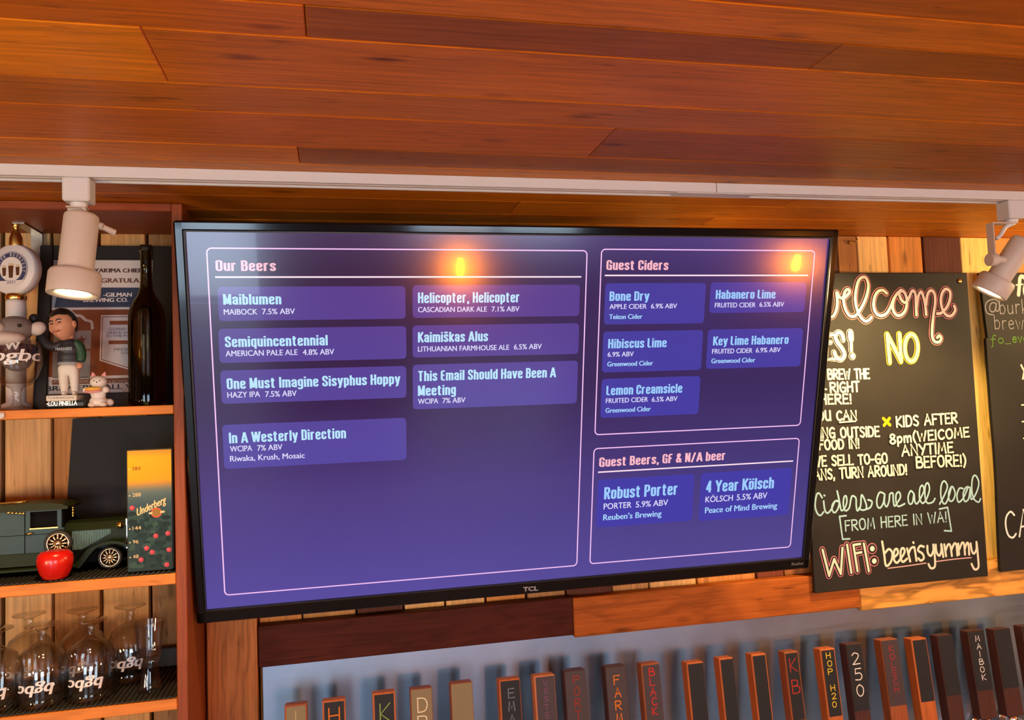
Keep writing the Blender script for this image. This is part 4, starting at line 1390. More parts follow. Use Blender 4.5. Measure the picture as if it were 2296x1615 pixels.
ptext('BREWERS BALL WINS', 290, 985, 1374, 32, srgb(36, 44, 58))
pm.build('printed_sheet', PRT, fr_)

# ---- dark glass bottle
bb_ = P(331, 905, 1.555)
bx, by, bz = bb_.x, 1.555, s1t + .0004
sc = 1.0
BOT = glass('dark_olive_glass', (0.16, 0.14, 0.03), 0.03)
t = thing('beer_bottle', (bx, by, bz), 'large dark olive glass bottle at the right end of the upper shelf', 'bottle')
zt_ = P(336, 551, by).z - bz
prof = [(0, .004), (.023, .002), (.0298, 0), (.0317, .004), (.0319, .012), (.0319, zt_ * .52), (.0312, zt_ * .555), (.0290, zt_ * .60), (.0235, zt_ * .645), (.0160, zt_ * .685), (.0116, zt_ * .725), (.0102, zt_ * .78), (.0096, zt_ * .955),
        (.0113, zt_ * .958), (.0118, zt_ * .975), (.0110, zt_ * .985)]
inner = [(.0080, zt_ * .985), (.0080, zt_ * .78), (.0096, zt_ * .72), (.0140, zt_ * .678), (.0212, zt_ * .638), (.0266, zt_ * .594), (.0288, zt_ * .55), (.0292, zt_ * .5), (.0292, .014), (.026, .009), (0, .012)]
MB().lathe(prof + inner, M=Matrix.Translation((bx, by, bz)), seg=48).build('glass_body', BOT, t)
MB().lathe([(0, zt_ * 1.0), (.0108, zt_ * 1.0), (.0121, zt_ * .992), (.0126, zt_ * .972), (.0124, zt_ * .968), (.0120, zt_ * .986), (0, zt_ * .9865)], M=Matrix.Translation((bx, by, bz)), seg=40).build('cap', paint('black_cap', (.012, .011, .010), .4), t)
MB().lathe([(0, .0125), (.0284, .015), (.0284, zt_ * .5), (.0270, zt_ * .565), (0, zt_ * .565)], M=Matrix.Translation((bx, by, bz)), seg=40).build('dark_beer', paint('dark_beer', (.018, .015, .004), .2), t)

# ---- tulip goblet with a plush dog looking out
GLS = glass('clear_glass', (1, 1, 1), 0.0)
gx, gy, gz = P(38, 905, 1.532).x, 1.532, s1t + .0004


def M_at(x, y, z): return Matrix.Translation((x, y, z))


u = .00082
goblet = thing('tulip_glass', (gx, gy, gz), 'tulip goblet with white bgbc lettering holding a plush dog, on the upper shelf', 'glass')
R = .0395
zz = lambda py: P(40, py, gy).z - gz
zst, zmax, zrim = zz(868), zz(812), zz(763)
gp = [(0, .0022), (.021, .0018), (.0252, .0008), (.0255, .0022), (.021, .0045), (.010, .008), (.0062, .014), (.0058, zst * .55), (.0075, zst * .62), (.0060, zst * .7), (.0085, zst * .92), (.022, zst + .004), (R * .82, zst + .018), (R * .97, zst + .036), (R, zmax), (R * .985, zmax + .014), (R * .91, zrim - .010), (R * .86, zrim),
      (R * .83, zrim), (R * .88, zrim - .010), (R * .955, zmax + .014), (R * .965, zmax), (R * .94, zst + .036), (R * .78, zst + .019), (.020, zst + .0068), (0, zst + .0052)]
MB().lathe(gp, M=M_at(gx, gy, gz), seg=56).build('bowl', GLS, goblet)
CHW = paint('white_glass_print', (.86, .85, .80), .4, noise=0)


def wrap_text(mb, s, cx, cy, zmid, Rf, ang0, width, cap, col=(.86, .85, .8), flip=False, slant=.25, lift=.0008):
    """lettering bent round a turned surface: Rf(z) is its radius; ang0 the direction it faces"""
    vs, fs = text_geo(s, 0.0)
    x0, x1 = min(p[0] for p in vs), max(p[0] for p in vs)
    for rep in (0, .0006, .0012, .0018):
        out = []
        for x, y in vs:
            X = ((x - x0) / (x1 - x0) - .5) * width + rep
            Y = y / CAPH * cap
            X += (Y - cap / 2) * slant
            if flip:
                X, Y = -X, -Y
            z = zmid + Y
            r = Rf(z) + lift
            a = ang0 + X / r
            out.append((cx + r * math.cos(a), cy + r * math.sin(a), z))
        mb.add(out, fs, col=col)


def face_ang(x, y): return math.atan2(-y, -x)      # towards the camera's position


def interp(prof):
    pr = sorted((z, r) for r, z in prof)

    def f(z):
        if z <= pr[0][0]: return pr[0][1]
        for (z0, r0), (z1, r1) in zip(pr, pr[1:]):
            if z <= z1:
                return r0 + (r1 - r0) * (z - z0) / max(1e-6, z1 - z0)
        return pr[-1][1]
    return f


outer = gp[12:18]
Rg = interp(outer)
mb = MB(); wrap_text(mb, 'bgbc', gx, gy, gz + zz(812), lambda z: Rg(z - gz), face_ang(gx, gy) + .05, .076, .020); mb.build('logo', CHW, goblet)

PLG, PLW, PUR = paint('grey_plush', (.20, .17, .15), .95, noise=.3, nscale=400, bump=.6), paint('white_plush', (.62, .55, .47), .95, noise=.15, nscale=400, bump=.6), paint('purple_jersey', (.035, .018, .045), .8, noise=.2, nscale=200)
hz = P(37, 742, gy).z
pl_ = thing('plush_dog', (gx, gy, gz + zst + .02), 'small grey and white plush dog in a purple W shirt sitting in the tulip goblet', 'soft toy')
ph = Vector((gx - .002, gy - .004, hz))
mb = MB()
mb.ball((ph.x, ph.y, hz + .003), (.031, .027, .0225), seg=28, rings=18)
mb.ball((gx, gy, gz + (zst + zrim) / 2 + .012), (.026, .025, .026), seg=24)
mb.ball((gx, gy, gz + zrim - .004), (.022, .021, .018), seg=24)
fused(mb, 'body', PLG, pl_, .0016)
MB().ball((ph.x - .006, ph.y - .020, hz - .0155), (.0290, .020, .0125), seg=28, rings=14).build('muzzle', PLW, pl_)
MB().ball((ph.x - .020, ph.y - .025, hz + .003), (.013, .012, .010), seg=20).build('cheek', PLW, pl_)
MB().ball((ph.x - .030, ph.y - .032, hz - .002), (.0055, .0045, .004), seg=16).build('nose', paint('black_bead', (.006, .006, .006), .25), pl_)
e_ = P(43, 730, ph.y - .025)
MB().ball((e_.x, ph.y - .0240, e_.z), (.0034, .003, .003), seg=14).build('eye', MATS['black_bead'], pl_)
for sx in (1, -1):
    M = M_at(ph.x + sx * .0365, ph.y, hz + .003) @ Matrix.Rotation(sx * -.5, 4, 'Y')
    MB().ball((0, 0, 0), (.0140, .009, .0118), M=M, seg=20).build('ear', PLW, pl_)
M = M_at(gx, gy, gz)
z1_ = zz(799)
MB().lathe([(0, z1_), (.024, z1_ + .001), (.0335, z1_ + .006), (.0335, zrim - .014), (.027, zrim - .008), (.0, zrim - .006)], M=M, seg=36).build('shirt', PUR, pl_)
mb = MB(); wrap_text(mb, 'W', gx, gy, gz + zz(787), lambda z: .0338, face_ang(gx, gy) - .22, .022, .013, slant=0); mb.build('shirt_letter', CHW, pl_)

# ---- round tap-handle trophy behind the goblet
ty = 1.6
tc_ = P(36, 606, ty)
t = thing('tap_trophy', (tc_.x, ty, s1t), 'white round beer festival tap handle with gold finial behind the goblet', 'tap handle')
M = M_at(*tc_) @ Matrix.Rotation(math.radians(-20), 4, 'Z') @ Matrix.Rotation(math.radians(90), 4, 'X')     # disc axis towards the viewer's left
rd = .047
WPL = paint('white_painted_wood', (.70, .67, .62), .45, noise=.03)
MB().lathe([(0, -.011), (rd - .004, -.011), (rd - .001, -.008), (rd, 0), (rd - .001, .009), (rd - .003, .011), (0, .011)], M=M, seg=64).build('medallion', WPL, t)
dm = MB()
dpl = Plane(M @ Vector((0, 0, .0113)), M.to_3x3() @ Vector((1, 0, 0)), M.to_3x3() @ Vector((0, 1, 0)))
if (dpl.n.y > 0): dpl.n = -dpl.n
nv, wc = srgb(58, 64, 100), srgb(220, 216, 208)
k = 48
for r_, col, lf in ((.0325, nv, .0003), (.0316, wc, .0005), (.0305, nv, .0007), (.0225, wc, .0009)):
    dm.add([dpl.at(r_ * math.cos(2 * math.pi * i / k), r_ * math.sin(2 * math.pi * i / k), lf) for i in range(k)], [list(range(k))], col=col)
dm.add([dpl.at(*p, .0011) for p in [(.034 * math.sin(a), .034 * math.cos(a)) for a in [math.radians(d) for d in range(128, 233, 8)]]] , [list(range(14))], col=wc)
for dx, h_, w_ in ((-.0135, .017, .0075), (0, .024, .0095), (.0135, .017, .0075)):
    z0_ = -.012 - (.004 if dx == 0 else 0)
    dm.add([dpl.at(dx - w_ * .4, z0_, .0014), dpl.at(dx + w_ * .4, z0_, .0014), dpl.at(dx + w_ * .55, z0_ + h_, .0014), dpl.at(dx - w_ * .55, z0_ + h_, .0014)], [[0, 1, 2, 3]], col=srgb(86, 50, 26))
    dm.add([dpl.at(dx - w_ * .6, z0_ + h_ - .002, .0016), dpl.at(dx + w_ * .6, z0_ + h_ - .002, .0016), dpl.at(dx + w_ * .5, z0_ + h_ + .0025, .0016), dpl.at(dx - w_ * .5, z0_ + h_ + .0025, .0016)], [[0, 1, 2, 3]], col=srgb(206, 186, 150))


def arc_text(mb, pl, s, r, a0, a1, cap, col, lift):
    n = len(s)
    for i, ch in enumerate(s):
        if ch == ' ':
            continue
        a = math.radians(a0 + (a1 - a0) * i / (n - 1))
        vs, fs = text_geo(ch, 0.0)
        x0, x1 = min(p[0] for p in vs), max(p[0] for p in vs)
        for rep in (0, .0003):
            out = []
            for x, y in vs:
                X, Y = (x - (x0 + x1) / 2) / CAPH * cap + rep, y / CAPH * cap
                rr = r + Y
                out.append(pl.at(rr * math.cos(a) + X * math.sin(a), rr * math.sin(a) - X * math.cos(a), lift))
            mb.add(out, fs, col=col)


arc_text(dm, dpl, 'WINTER BEERFEST', .0240, 190, -10, .0052, wc, .0013)
put_text(dm, dpl, '2021', -.0085, -.0265, .017, .0055, nv, 0, .0015)
dm.build('printed_badge', tinted('badge_paint', .4, .4), t)
zc = tc_.z
MB().lathe([(0, zc + .090), (.004, zc + .089), (.0068, zc + .084), (.0055, zc + .079), (.0035, zc + .077), (.0065, zc + .071), (.0105, zc + .06), (.0115, zc + .048), (.011, zc + .044)], M=M_at(tc_.x, ty, 0), seg=28).build('finial', GOLD, t)
MB().lathe([(.0165, zc - .056), (.0175, zc - .054), (.0175, zc - .048), (.015, zc - .044), (0, zc - .044)], M=M_at(tc_.x, ty, 0), seg=28).build('collar', GOLD, t)
MB().lathe([(0, s1t + .0004), (.024, s1t + .0004), (.024, s1t + .012), (.016, s1t + .016), (.0165, zc - .062), (.0155, zc - .055), (0, zc - .054)], M=M_at(tc_.x, ty, 0), seg=28).build('stem', WPL, t)

# ---- bobblehead figure
fy = 1.522
fb = P(157, 912, fy)
fx, fz = fb.x, s1t + .0004
w = thing('bobblehead_figure', (fx, fy, fz), 'bobblehead man in dark green jersey and white trousers on a named black base', 'figurine')
zf = lambda py: P(150, py, fy).z
xf = lambda px: P(px, 800, fy).x
GRN, NVY, TRO, SKIN, HAIR = paint('green_sleeve', (.018, .075, .035), .5), paint('black_navy_jersey', (.016, .018, .024), .5), paint('white_trousers', (.72, .68, .58), .5), paint('painted_skin', (.62, .30, .17), .45, noise=.05), paint('black_hair', (.010, .009, .008), .45)
zb0, zb1, zb2 = fz, zf(899), zf(887)
MB().box(xf(110), xf(200), fy - .022, fy + .022, zb0, zb1, b=.004).build('base', paint('black_base', (.018, .026, .026), .4), w)
MB().box(xf(113), xf(180), fy - .0225, fy + .018, zb1 - .0005, zb2, b=.0012).build('nameplate', paint('ivory_plate', (.76, .72, .58), .5), w)
bpn = Plane((0, fy - .0223, fz), (1, 0, 0), (0, 0, 1))
mb = MB(); put_text(mb, bpn, '•LOU PINIELLA', xf(115), zf(910) - fz, xf(181) - xf(115), .0075, (.8, .78, .7), 0, .0006)
put_text(mb, bpn, '•LOU PINIELLA', xf(115) + .0004, zf(910) - fz, xf(181) - xf(115), .0075, (.8, .78, .7), 0, .0006)
mb.build('base_lettering', tinted('badge_print', .4), w)
mb = MB(); put_text(mb, bpn, 'The Bobblehead Series', xf(117), zf(894.5) - fz, xf(175) - xf(117), .0036, (.1, .09, .08), 0, .0009); mb.build('plate_lettering', tinted('badge_print', .4), w)


def skinned(name, mat, parent, verts, edges_, radii, root=0, sub=2):
    me = bpy.data.meshes.new(name)
    o0 = parent.location
    pp = parent
    while pp.parent is not None:
        pp = pp.parent
    o0 = pp.location
    me.from_pydata([Vector(v) - o0 for v in verts], edges_, [])
    me.materials.append(mat)
    ob = bpy.data.objects.new(name, me)
    COL.objects.link(ob)
    ob.parent = parent
    sm = ob.modifiers.new('skin', 'SKIN')
    sm.use_smooth_shade = True
    if not me.skin_vertices:
        me.skin_vertices.new() if hasattr(me.skin_vertices, 'new') else None
    for i, r in enumerate(radii):
        sv = me.skin_vertices[0].data[i]
        sv.radius = (r, r) if isinstance(r, (int, float)) else r
        sv.use_root = (i == root)
    ss = ob.modifiers.new('smooth', 'SUBSURF')
    ss.levels = sub
    ss.render_levels = sub
    return ob


# trousers: hips and two legs, one skin
hipz, kneez, anz = zf(822), zf(852), zf(885)
body = skinned('body', TRO, w, [(xf(154), fy, zf(812)), (xf(154), fy, hipz), (xf(143), fy, zf(838)), (xf(143), fy - .001, kneez), (xf(144), fy, zf(872)), (xf(145), fy, zb2 + .003), (xf(145), fy - .010, zb2 + .003),
                                 (xf(166), fy, zf(838)), (xf(167), fy - .001, kneez), (xf(168), fy, zf(872)), (xf(168), fy, zb2 + .003), (xf(168), fy - .010, zb2 + .003)],
               [(0, 1), (1, 2), (2, 3), (3, 4), (4, 5), (5, 6), (1, 7), (7, 8), (8, 9), (9, 10), (10, 11)], [(.018, .013), (.0165, .0125), .0098, .0085, .0072, .0055, .0035, .0098, .0085, .0072, .0055, .0035], root=1)
# jersey trunk with the raised arm, and the green sleeve
def PQ(px, py, dy=0.0):
    return (P(px, py, fy + dy).x, fy + dy, P(px, py, fy + dy).z)


mb = MB()
mb.ball(PQ(154, 800), (.0178, .0130, .0165), seg=24)
mb.ball(PQ(155, 784), (.0176, .0130, .0170), seg=24)
mb.ball(PQ(155, 772), (.0150, .0110, .0100), seg=24)
mb.lathe([(0, -.001), (.0168, 0), (.0172, .008), (0, .016)], M=M_at(*PQ(154, 817)) @ Matrix.Diagonal((1.03, .74, 1, 1)), seg=32)
mb.tube(smooth_path([PQ(140, 772), PQ(122, 778, .004), PQ(104, 770, .010), PQ(92, 752, .018), PQ(80, 728, .026)], 5), .0078, seg=14)
mb.ball(PQ(76, 715, .028), (.0085, .008, .009), seg=16)
fused(mb, 'jersey', NVY, w, .0010)
mb = MB()
mb.tube(smooth_path([PQ(170, 770), PQ(179, 780), PQ(183, 796, -.002), PQ(181, 811, -.004)], 5), [.0072, .0078, .0083, .0085, .0087, .0087, .0085, .0083, .0082, .0080, .0078, .0077, .0075, .0073, .0071, .0070], seg=16)
mb.ball(PQ(173, 771), (.0080, .0085, .0072), seg=16)
fused(mb, 'sleeve', GRN, w, .0010)
MB().lathe([(.0168, 0), (.0175, .001), (.0175, .004), (.0168, .005)], M=M_at(xf(154), fy, zf(819)) @ Matrix.Diagonal((1.02, .78, 1, 1)), seg=36).build('hem_band', paint('grey_band', (.30, .31, .32), .5), w)
# hand at the side: palm and fingers
skinned('hand', SKIN, w, [(xf(183), fy - .004, zf(814)), (xf(181), fy - .006, zf(821)), (xf(177), fy - .009, zf(827)), (xf(180), fy - .009, zf(828.5)), (xf(183), fy - .008, zf(828.5)), (xf(185.5), fy - .006, zf(827)), (xf(175.5), fy - .009, zf(821))],
        [(0, 1), (1, 2), (1, 3), (1, 4), (1, 5), (1, 6)], [.0050, .0058, .0024, .0025, .0025, .0022, .0024], root=1)
# head
hc = Vector((xf(143), fy - .003, zf(730)))
ry_ = math.radians(-16)
MHd = M_at(*hc) @ Matrix.Rotation(ry_, 4, 'Z') @ Matrix.Rotation(math.radians(-10), 4, 'Y')


def face(p):
    p = p.copy()
    if p.z < 0:
        k = 1 + .24 * p.z
        p.x *= k; p.y *= 1 + .10 * p.z
    if p.y < -.2 and abs(p.x) < .8:
        def bump(cx, cz, s, h): return h * math.exp(-((p.x - cx) ** 2 + (p.z - cz) ** 2) / (s * s))
        d = bump(0, -.12, .13, .26) + bump(0, .06, .09, .12) - bump(-.3, .08, .15, .12) - bump(.3, .08, .15, .12) + bump(-.38, -.2, .2, .06) + bump(.38, -.2, .2, .06) + bump(0, -.74, .24, .12) + bump(0, -.44, .2, .05) - bump(0, -.47, .07, .06) + bump(-.3, .27, .16, .06) + bump(.3, .27, .16, .06)
        p.y -= d
    return p


hs = (.0212, .0222, .0275)
hd = MB().ball((0, 0, 0), hs, seg=64, rings=48, M=MHd, shape=face).build('head', SKIN, w)
skinned('neck', SKIN, w, [(xf(157), fy, zf(764)), (xf(154), fy - .001, zf(748))], [(0, 1)], [.0085, .0095], root=0)


def capf(p):
    p = p.copy()
    if p.y < -.25: p.z = max(p.z, .46 + .03 * math.sin(7 * p.x))
    elif p.y < .12: p.z = max(p.z, .02 if abs(p.x) > .45 else .46)
    else: p.z = max(p.z, -.5)
    return p


MB().ball((0, .0008, .0020), (hs[0] * 1.09, hs[1] * 1.12, hs[2] * 1.06), seg=64, rings=48, M=MHd, shape=capf).build('hair', HAIR, w)
for sx in (-1, 1):
    MB().ball((sx * .0213, -.001, -.002), (.0030, .0048, .0068), M=MHd, seg=16).build('ear', SKIN, w)
    MB().ball((sx * .0070, -.0203, .0022), (.0036, .002, .0013), M=MHd, seg=14).build('eye', paint('dark_eye', (.05, .03, .02), .3), w)
    MB().tube(smooth_path([(sx * .0030, -.0232, .0054), (sx * .0070, -.0230, .0072), (sx * .0112, -.0208, .0058)], 4), .0010, M=MHd, seg=8).build('eyebrow', HAIR, w)
MB().tube(smooth_path([(-.0055, -.0222, -.0120), (-.0025, -.0238, -.0134), (.0025, -.0238, -.0134), (.0055, -.0222, -.0116)], 4), [.0006] + [.0015] * 11 + [.0006], M=MHd, seg=8).build('mouth', paint('lip_paint', (.45, .13, .09), .4), w)
mb = MB()
put_text(mb, Plane((0, fy - .0132, zf(789)), (1, 0, 0), (0, 0, 1)), 'MARINERS', xf(131), .001, xf(167) - xf(131), .0052, (.36, .40, .40), 0, .0012, drop=.0008)
mb.build('jersey_lettering', tinted('badge_print', .4), w)

# ---- little white cat figurine with a bun
cy_ = 1.508
cx, cz = P(221, 911, cy_).x, s1t + .0004
t = thing('cat_figurine', (cx, cy_, cz), 'small white cat figurine with pink ears holding a yellow and pink snack', 'figurine')
CW, CPK, CYL = paint('white_ceramic', (.78, .73, .64), .35, noise=.03), paint('pink_glaze', (.72, .30, .30), .35), paint('yellow_glaze', (.82, .46, .05), .35)
MC = M_at(cx, cy_, cz) @ Matrix.Scale(.80, 4) @ M_at(-cx, -cy_, -cz)
mb = MB()
for c, r in (((0, 0, .013), (.0185, .0150, .0130)), ((0, 0, .028), (.0155, .0130, .0150)), ((.001, -.002, .0555), (.0175, .0150, .0135)), ((0, 0, .042), (.0110, .0105, .0100)), ((-.0225, -.007, .0385), (.0072, .0068, .0068)), ((.0175, -.011, .0380), (.0078, .0070, .0072)),
             ((-.011, -.008, .006), (.0085, .0095, .006)), ((.012, -.008, .006), (.0085, .0095, .006)), ((.021, .006, .010), (.0085, .008, .0085))):
    mb.ball((cx + c[0], cy_ + c[1], cz + c[2]), r, seg=20, M=MC)
mb.tube([(cx - .010, cy_ - .003, cz + .034), (cx - .0225, cy_ - .007, cz + .0385)], .0058, seg=12, M=MC)
mb.tube([(cx + .010, cy_ - .003, cz + .034), (cx + .0175, cy_ - .011, cz + .0380)], .0058, seg=12, M=MC)
fused(mb, 'body', CW, t, .0009, 5)
for sx in (-1, 1):
    M = MC @ M_at(cx + .001 + sx * .0105, cy_ - .001, cz + .069) @ Matrix.Rotation(sx * .25, 4, 'Y')
    MB().lathe([(0, .009), (.0018, .0078), (.0055, 0), (0, -.002)], M=M @ Matrix.Diagonal((1, .55, 1, 1)), seg=16).build('ear', CPK, t)
    MB().ball((cx + .001 + sx * .0055, cy_ - .0155, cz + .0575), (.0014, .001, .0016), seg=10, M=MC).build('eye', MATS['black_bead'], t)
MB().ball((cx + .001, cy_ - .0165, cz + .0545), (.002, .0014, .0014), seg=10, M=MC).build('nose', MATS['black_bead'], t)
MB().ball((cx - .006, cy_ - .017, cz + .0400), (.017, .006, .0050), seg=24, M=MC).build('yellow_bun', CYL, t)
MB().tube(smooth_path([(cx - .021, cy_ - .0185, cz + .0352), (cx - .012, cy_ - .0215, cz + .0335), (cx - .002, cy_ - .022, cz + .0338), (cx + .009, cy_ - .0185, cz + .0365)], 5), .0030, seg=10, M=MC).build('pink_filling', CPK, t)

# ---- tall printed tin
ty0, ty1 = 1.499, 1.555
tz0 = s2t + MZ
tx0, tx1 = P(285, 1280, ty0).x, min(P(390, 1280, ty0).x, XS0 - .0015)
tz1 = P(330, 1007, ty0).z
t = thing('printed_tin', ((tx0 + tx1) / 2, 1.527, tz0), 'tall tin with Underberg print and a yellow sun, standing against the shelf upright', 'tin')
MB().box(tx0, tx1, ty0, ty1, tz0, tz1, b=.0025).build('tin_body', paint('dark_tin', (.05, .055, .05), .35, metal=.3), t)
tp = Plane((tx0, ty0, tz0), (1, 0, 0), (0, 0, 1))
W_, H_ = tx1 - tx0, tz1 - tz0
pr = MB()


def tcol(p):
    v = (p.z - tz0) / H_
    st = [(0, (34, 54, 50)), (.3, (38, 62, 62)), (.55, (56, 80, 86)), (.66, (96, 112, 108)), (.715, (190, 138, 70)), (.74, (222, 158, 0)), (.93, (228, 172, 0)), (1, (190, 140, 60))]
    for (a, ca), (b2, cb) in zip(st, st[1:]):
        if v <= b2:
            k = (v - a) / (b2 - a)
            return srgb(*[ca[i] + (cb[i] - ca[i]) * k for i in range(3)])
    return srgb(*st[-1][1])


ny = 40
vs = [tp.at(.002 + (W_ - .004) * i, .002 + (H_ - .004) * j / ny, .0004) for j in range(ny + 1) for i in (0, 1)]
pr.add(vs, [[2 * j, 2 * j + 1, 2 * j + 3, 2 * j + 2] for j in range(ny)], col=tcol)
rr = random.Random(3)


def blob(x, y, rx, ry, col, lf):
    pr.add([tp.at(x + rx * math.cos(2 * math.pi * i / 14), y + ry * math.sin(2 * math.pi * i / 14), lf) for i in range(14)], [list(range(14))], col=col)


for i in range(90):
    x, y = rr.uniform(.008, W_ - .008), rr.uniform(.008, H_ * .50)
    c0 = rr.choice(((24, 46, 40), (44, 72, 62), (28, 52, 50), (54, 82, 70), (20, 40, 38)))
    blob(x, y, rr.uniform(.003, .008), rr.uniform(.003, .006), srgb(*c0), .0006 + i * 2e-6)
for x, y in ((.62, .285), (.88, .30), (.42, .19), (.54, .155), (.90, .165), (.85, .045), (.12, .525), (.3, .1)):
    blob(W_ * x, H_ * y, .0042, .0042, srgb(196, 62, 74), .0009)
    blob(W_ * x - .001, H_ * y + .001, .0018, .0018, srgb(226, 110, 120), .0011)
crm = srgb(236, 206, 150)
for s, y in (('384', .83), ('288', .615), ('144', .345), ('96', .235), ('48', .115)):
    put_text(pr, tp, s, W_ * .13, H_ * y, W_ * (.06 * len(s)), .0062, crm if y < .7 else srgb(150, 96, 10), 0, .0012)
    blob(W_ * .07, H_ * y + .002, .0012, .0012, crm, .0012)
A0 = (W_ * .22, H_ * .455)
for dx in (0, .0004, .0008):
    put_text(pr, tp, 'Underberg', A0[0] + dx, A0[1], W_ * .62, .0135, crm, 0, .0012, drop=.020)
blob(W_ * .64, H_ * .475, .0088, .0088, srgb(226, 90, 60), .0013)
blob(W_ * .64, H_ * .475, .0066, .0066, srgb(150, 112, 50), .0015)
stroke(pr, tp, [(W_ * .50, H_ * .472), (W_ * .55, H_ * .474)], .0035, crm, .0014)
stroke(pr, tp, [(W_ * .73, H_ * .477), (W_ * .80, H_ * .479)], .0035, crm, .0014)
pr.build('printed_front', tinted('tin_print', .5, .2), t)

# ---- red shaker
sx_ = P(123, 1290, 1.50)
rx, ry2 = sx_.x, 1.502
rz0 = P(123, 1303, ry2 - .02).z
rz0 = max(rz0, s2t + MZ)
t = thing('red_shaker', (rx, ry2, rz0), 'shiny red apple shaped shaker in front of the green toy car', 'shaker')
k = .0325 / .0325
MB().lathe([(0, .0006), (.018, 0), (.0225, .002), (.0285, .012), (.0328, .026), (.0335, .036), (.0315, .044), (.026, .0495), (.016, .0515), (.008, .0505), (0, .0495)], M=M_at(rx, ry2, rz0) @ Matrix.Diagonal((.84, .84, .92, 1)), seg=48).build('body', paint('red_plastic', (.62, .008, .004), .28, noise=.02, coat=.3), t)
mb = MB()
for i in range(6):
    a = i * math.pi / 3
    mb.cyl((rx + .009 * math.cos(a), ry2 + .009 * math.sin(a), rz0 + .0455), (rx + .009 * math.cos(a), ry2 + .009 * math.sin(a), rz0 + .0474), .0014, seg=10)
mb.build('shaker_holes', paint('dark_red', (.25, .004, .003), .5), t)

# ---- green vintage toy limousine
yn, yf_ = 1.558, 1.628                 # near and far sides of the body
cxm = lambda X, Y=700, y=yn: P(X / 5.74, 1100 + Y / 5.74, y).x
czm = lambda Y, X=600, y=yn: P(X / 5.74, 1100 + Y / 5.74, y).z
gz0 = s2t + MZ
car = thing('toy_car', (cxm(400), 1.593, gz0), 'dark green vintage toy limousine with gold spoked wheels on the middle shelf', 'toy car')
GCAR, TEAL, OLIVE = paint('dark_green_enamel', (.014, .022, .006), .4, spec=.12), paint('blue_green_enamel', (.030, .066, .076), .36, spec=.16), paint('olive_roof', (.024, .028, .006), .45, spec=.12)
BLKC, CHR, GLD = paint('black_interior', (.004, .004, .004), .8, spec=.1), paint('bright_chrome', (.78, .74, .66), .15, metal=1.0, noise=0), paint('toy_gold', (.85, .58, .16), .22, metal=1.0, noise=0)
X0 = cxm(-760)                                   # tail of the car, out of the photograph
zrun0, zrun1 = czm(1035, 300), czm(945, 300)
zsill, zbelt, zeave = czm(800), czm(492), czm(245)
xwind, xdoor = cxm(790, 400), cxm(320, 600)
xhood = cxm(1600, 480)
zh_n = czm(500, 1100)
# chassis, running boards
mb = MB()
mb.box(X0 + .02, xhood - .004, yn + .006, yf_ - .006, gz0 + .012, zsill, b=.002)
mb.build('chassis', BLKC, car)
mb = MB().box(X0 + .06, cxm(960, 1000), yn - .016, yn + .004, zrun0, zrun0 + .0055, b=.0015).box(X0 + .06, cxm(960, 1000), yf_ - .004, yf_ + .016, zrun0, zrun0 + .0055, b=.0015)
mb.build('running_board', GCAR, car)
# lower body, doors
mb = MB().prism([(X0, zsill), (X0 - .004, zbelt), (xwind + .004, zbelt), (xwind + .006, zrun0 + .008), (X0 + .05, zrun0 + .008)], yn, yf_)
mb.build('body_shell', TEAL, car)
MB().box(X0 + .05, xwind + .005, yn - .0016, yn + .001, zrun0 + .007, zsill + .001, b=.0008).build('lower_skirt', GCAR, car)
mb = MB()
for xd in (xdoor, cxm(-180, 600), cxm(-560, 600)):
    mb.box(xd - .0006, xd + .0006, yn - .0006, yn + .001, zsill, zeave - .002)
mb.box(X0, xwind, yn - .0006, yn + .001, czm(585, 200) - .0004, czm(585, 200) + .0004)
mb.build('door_gap', BLKC, car)
# cabin with open window apertures
mb = MB()
wins = [(cxm(385, 400), cxm(735, 400)), (cxm(-150, 400), cxm(-420, 400)), (cxm(-500, 400), cxm(-700, 400))]
wins = [(min(a), max(a)) for a in wins]
zw0, zw1 = czm(476), czm(268)
for y0, y1 in ((yn + .0005, yn + .004), (yf_ - .004, yf_ - .0005)):
    xs = X0
    for a, c in sorted(wins):
        mb.box(xs, a, y0, y1, zbelt - .001, zeave)
        mb.box(a, c, y0, y1, zw1, zeave); mb.box(a, c, y0, y1, zbelt - .001, zw0)
        xs = c
    mb.box(xs, xwind, y0, y1, zbelt - .001, zeave)
mb.box(X0, X0 + .004, yn + .004, yf_ - .004, zbelt, zeave)
mb.build('cabin', TEAL, car)
MB().box(X0 + .006, xwind - .006, yn + .008, yf_ - .008, zbelt - .002, zeave - .004).build('dark_interior', BLKC, car)
mb = MB().prism([(X0 - .004, zeave - .001), (X0 - .003, zeave + .006), (X0 + .02, zeave + .0115), (xwind - .02, zeave + .0115), (xwind + .002, zeave + .008), (cxm(880, 240), zeave + .003), (cxm(870, 240), zeave - .001)], yn - .002, yf_ + .002)
mb.build('roof', OLIVE, car)
MB().tube(smooth_path([(X0 + .02, yn + .012, zeave + .0125), (cxm(180, 150), yn + .03, zeave + .0125), (cxm(330, 130, 1.60), 1.60, zeave + .0125)], 5), .0022, seg=8).build('gold_rail', GLD, car)
MB().box(xwind - .001, xwind + .002, yn + .004, yf_ - .004, zbelt, zeave, b=.0005).build('windscreen', BLKC, car)
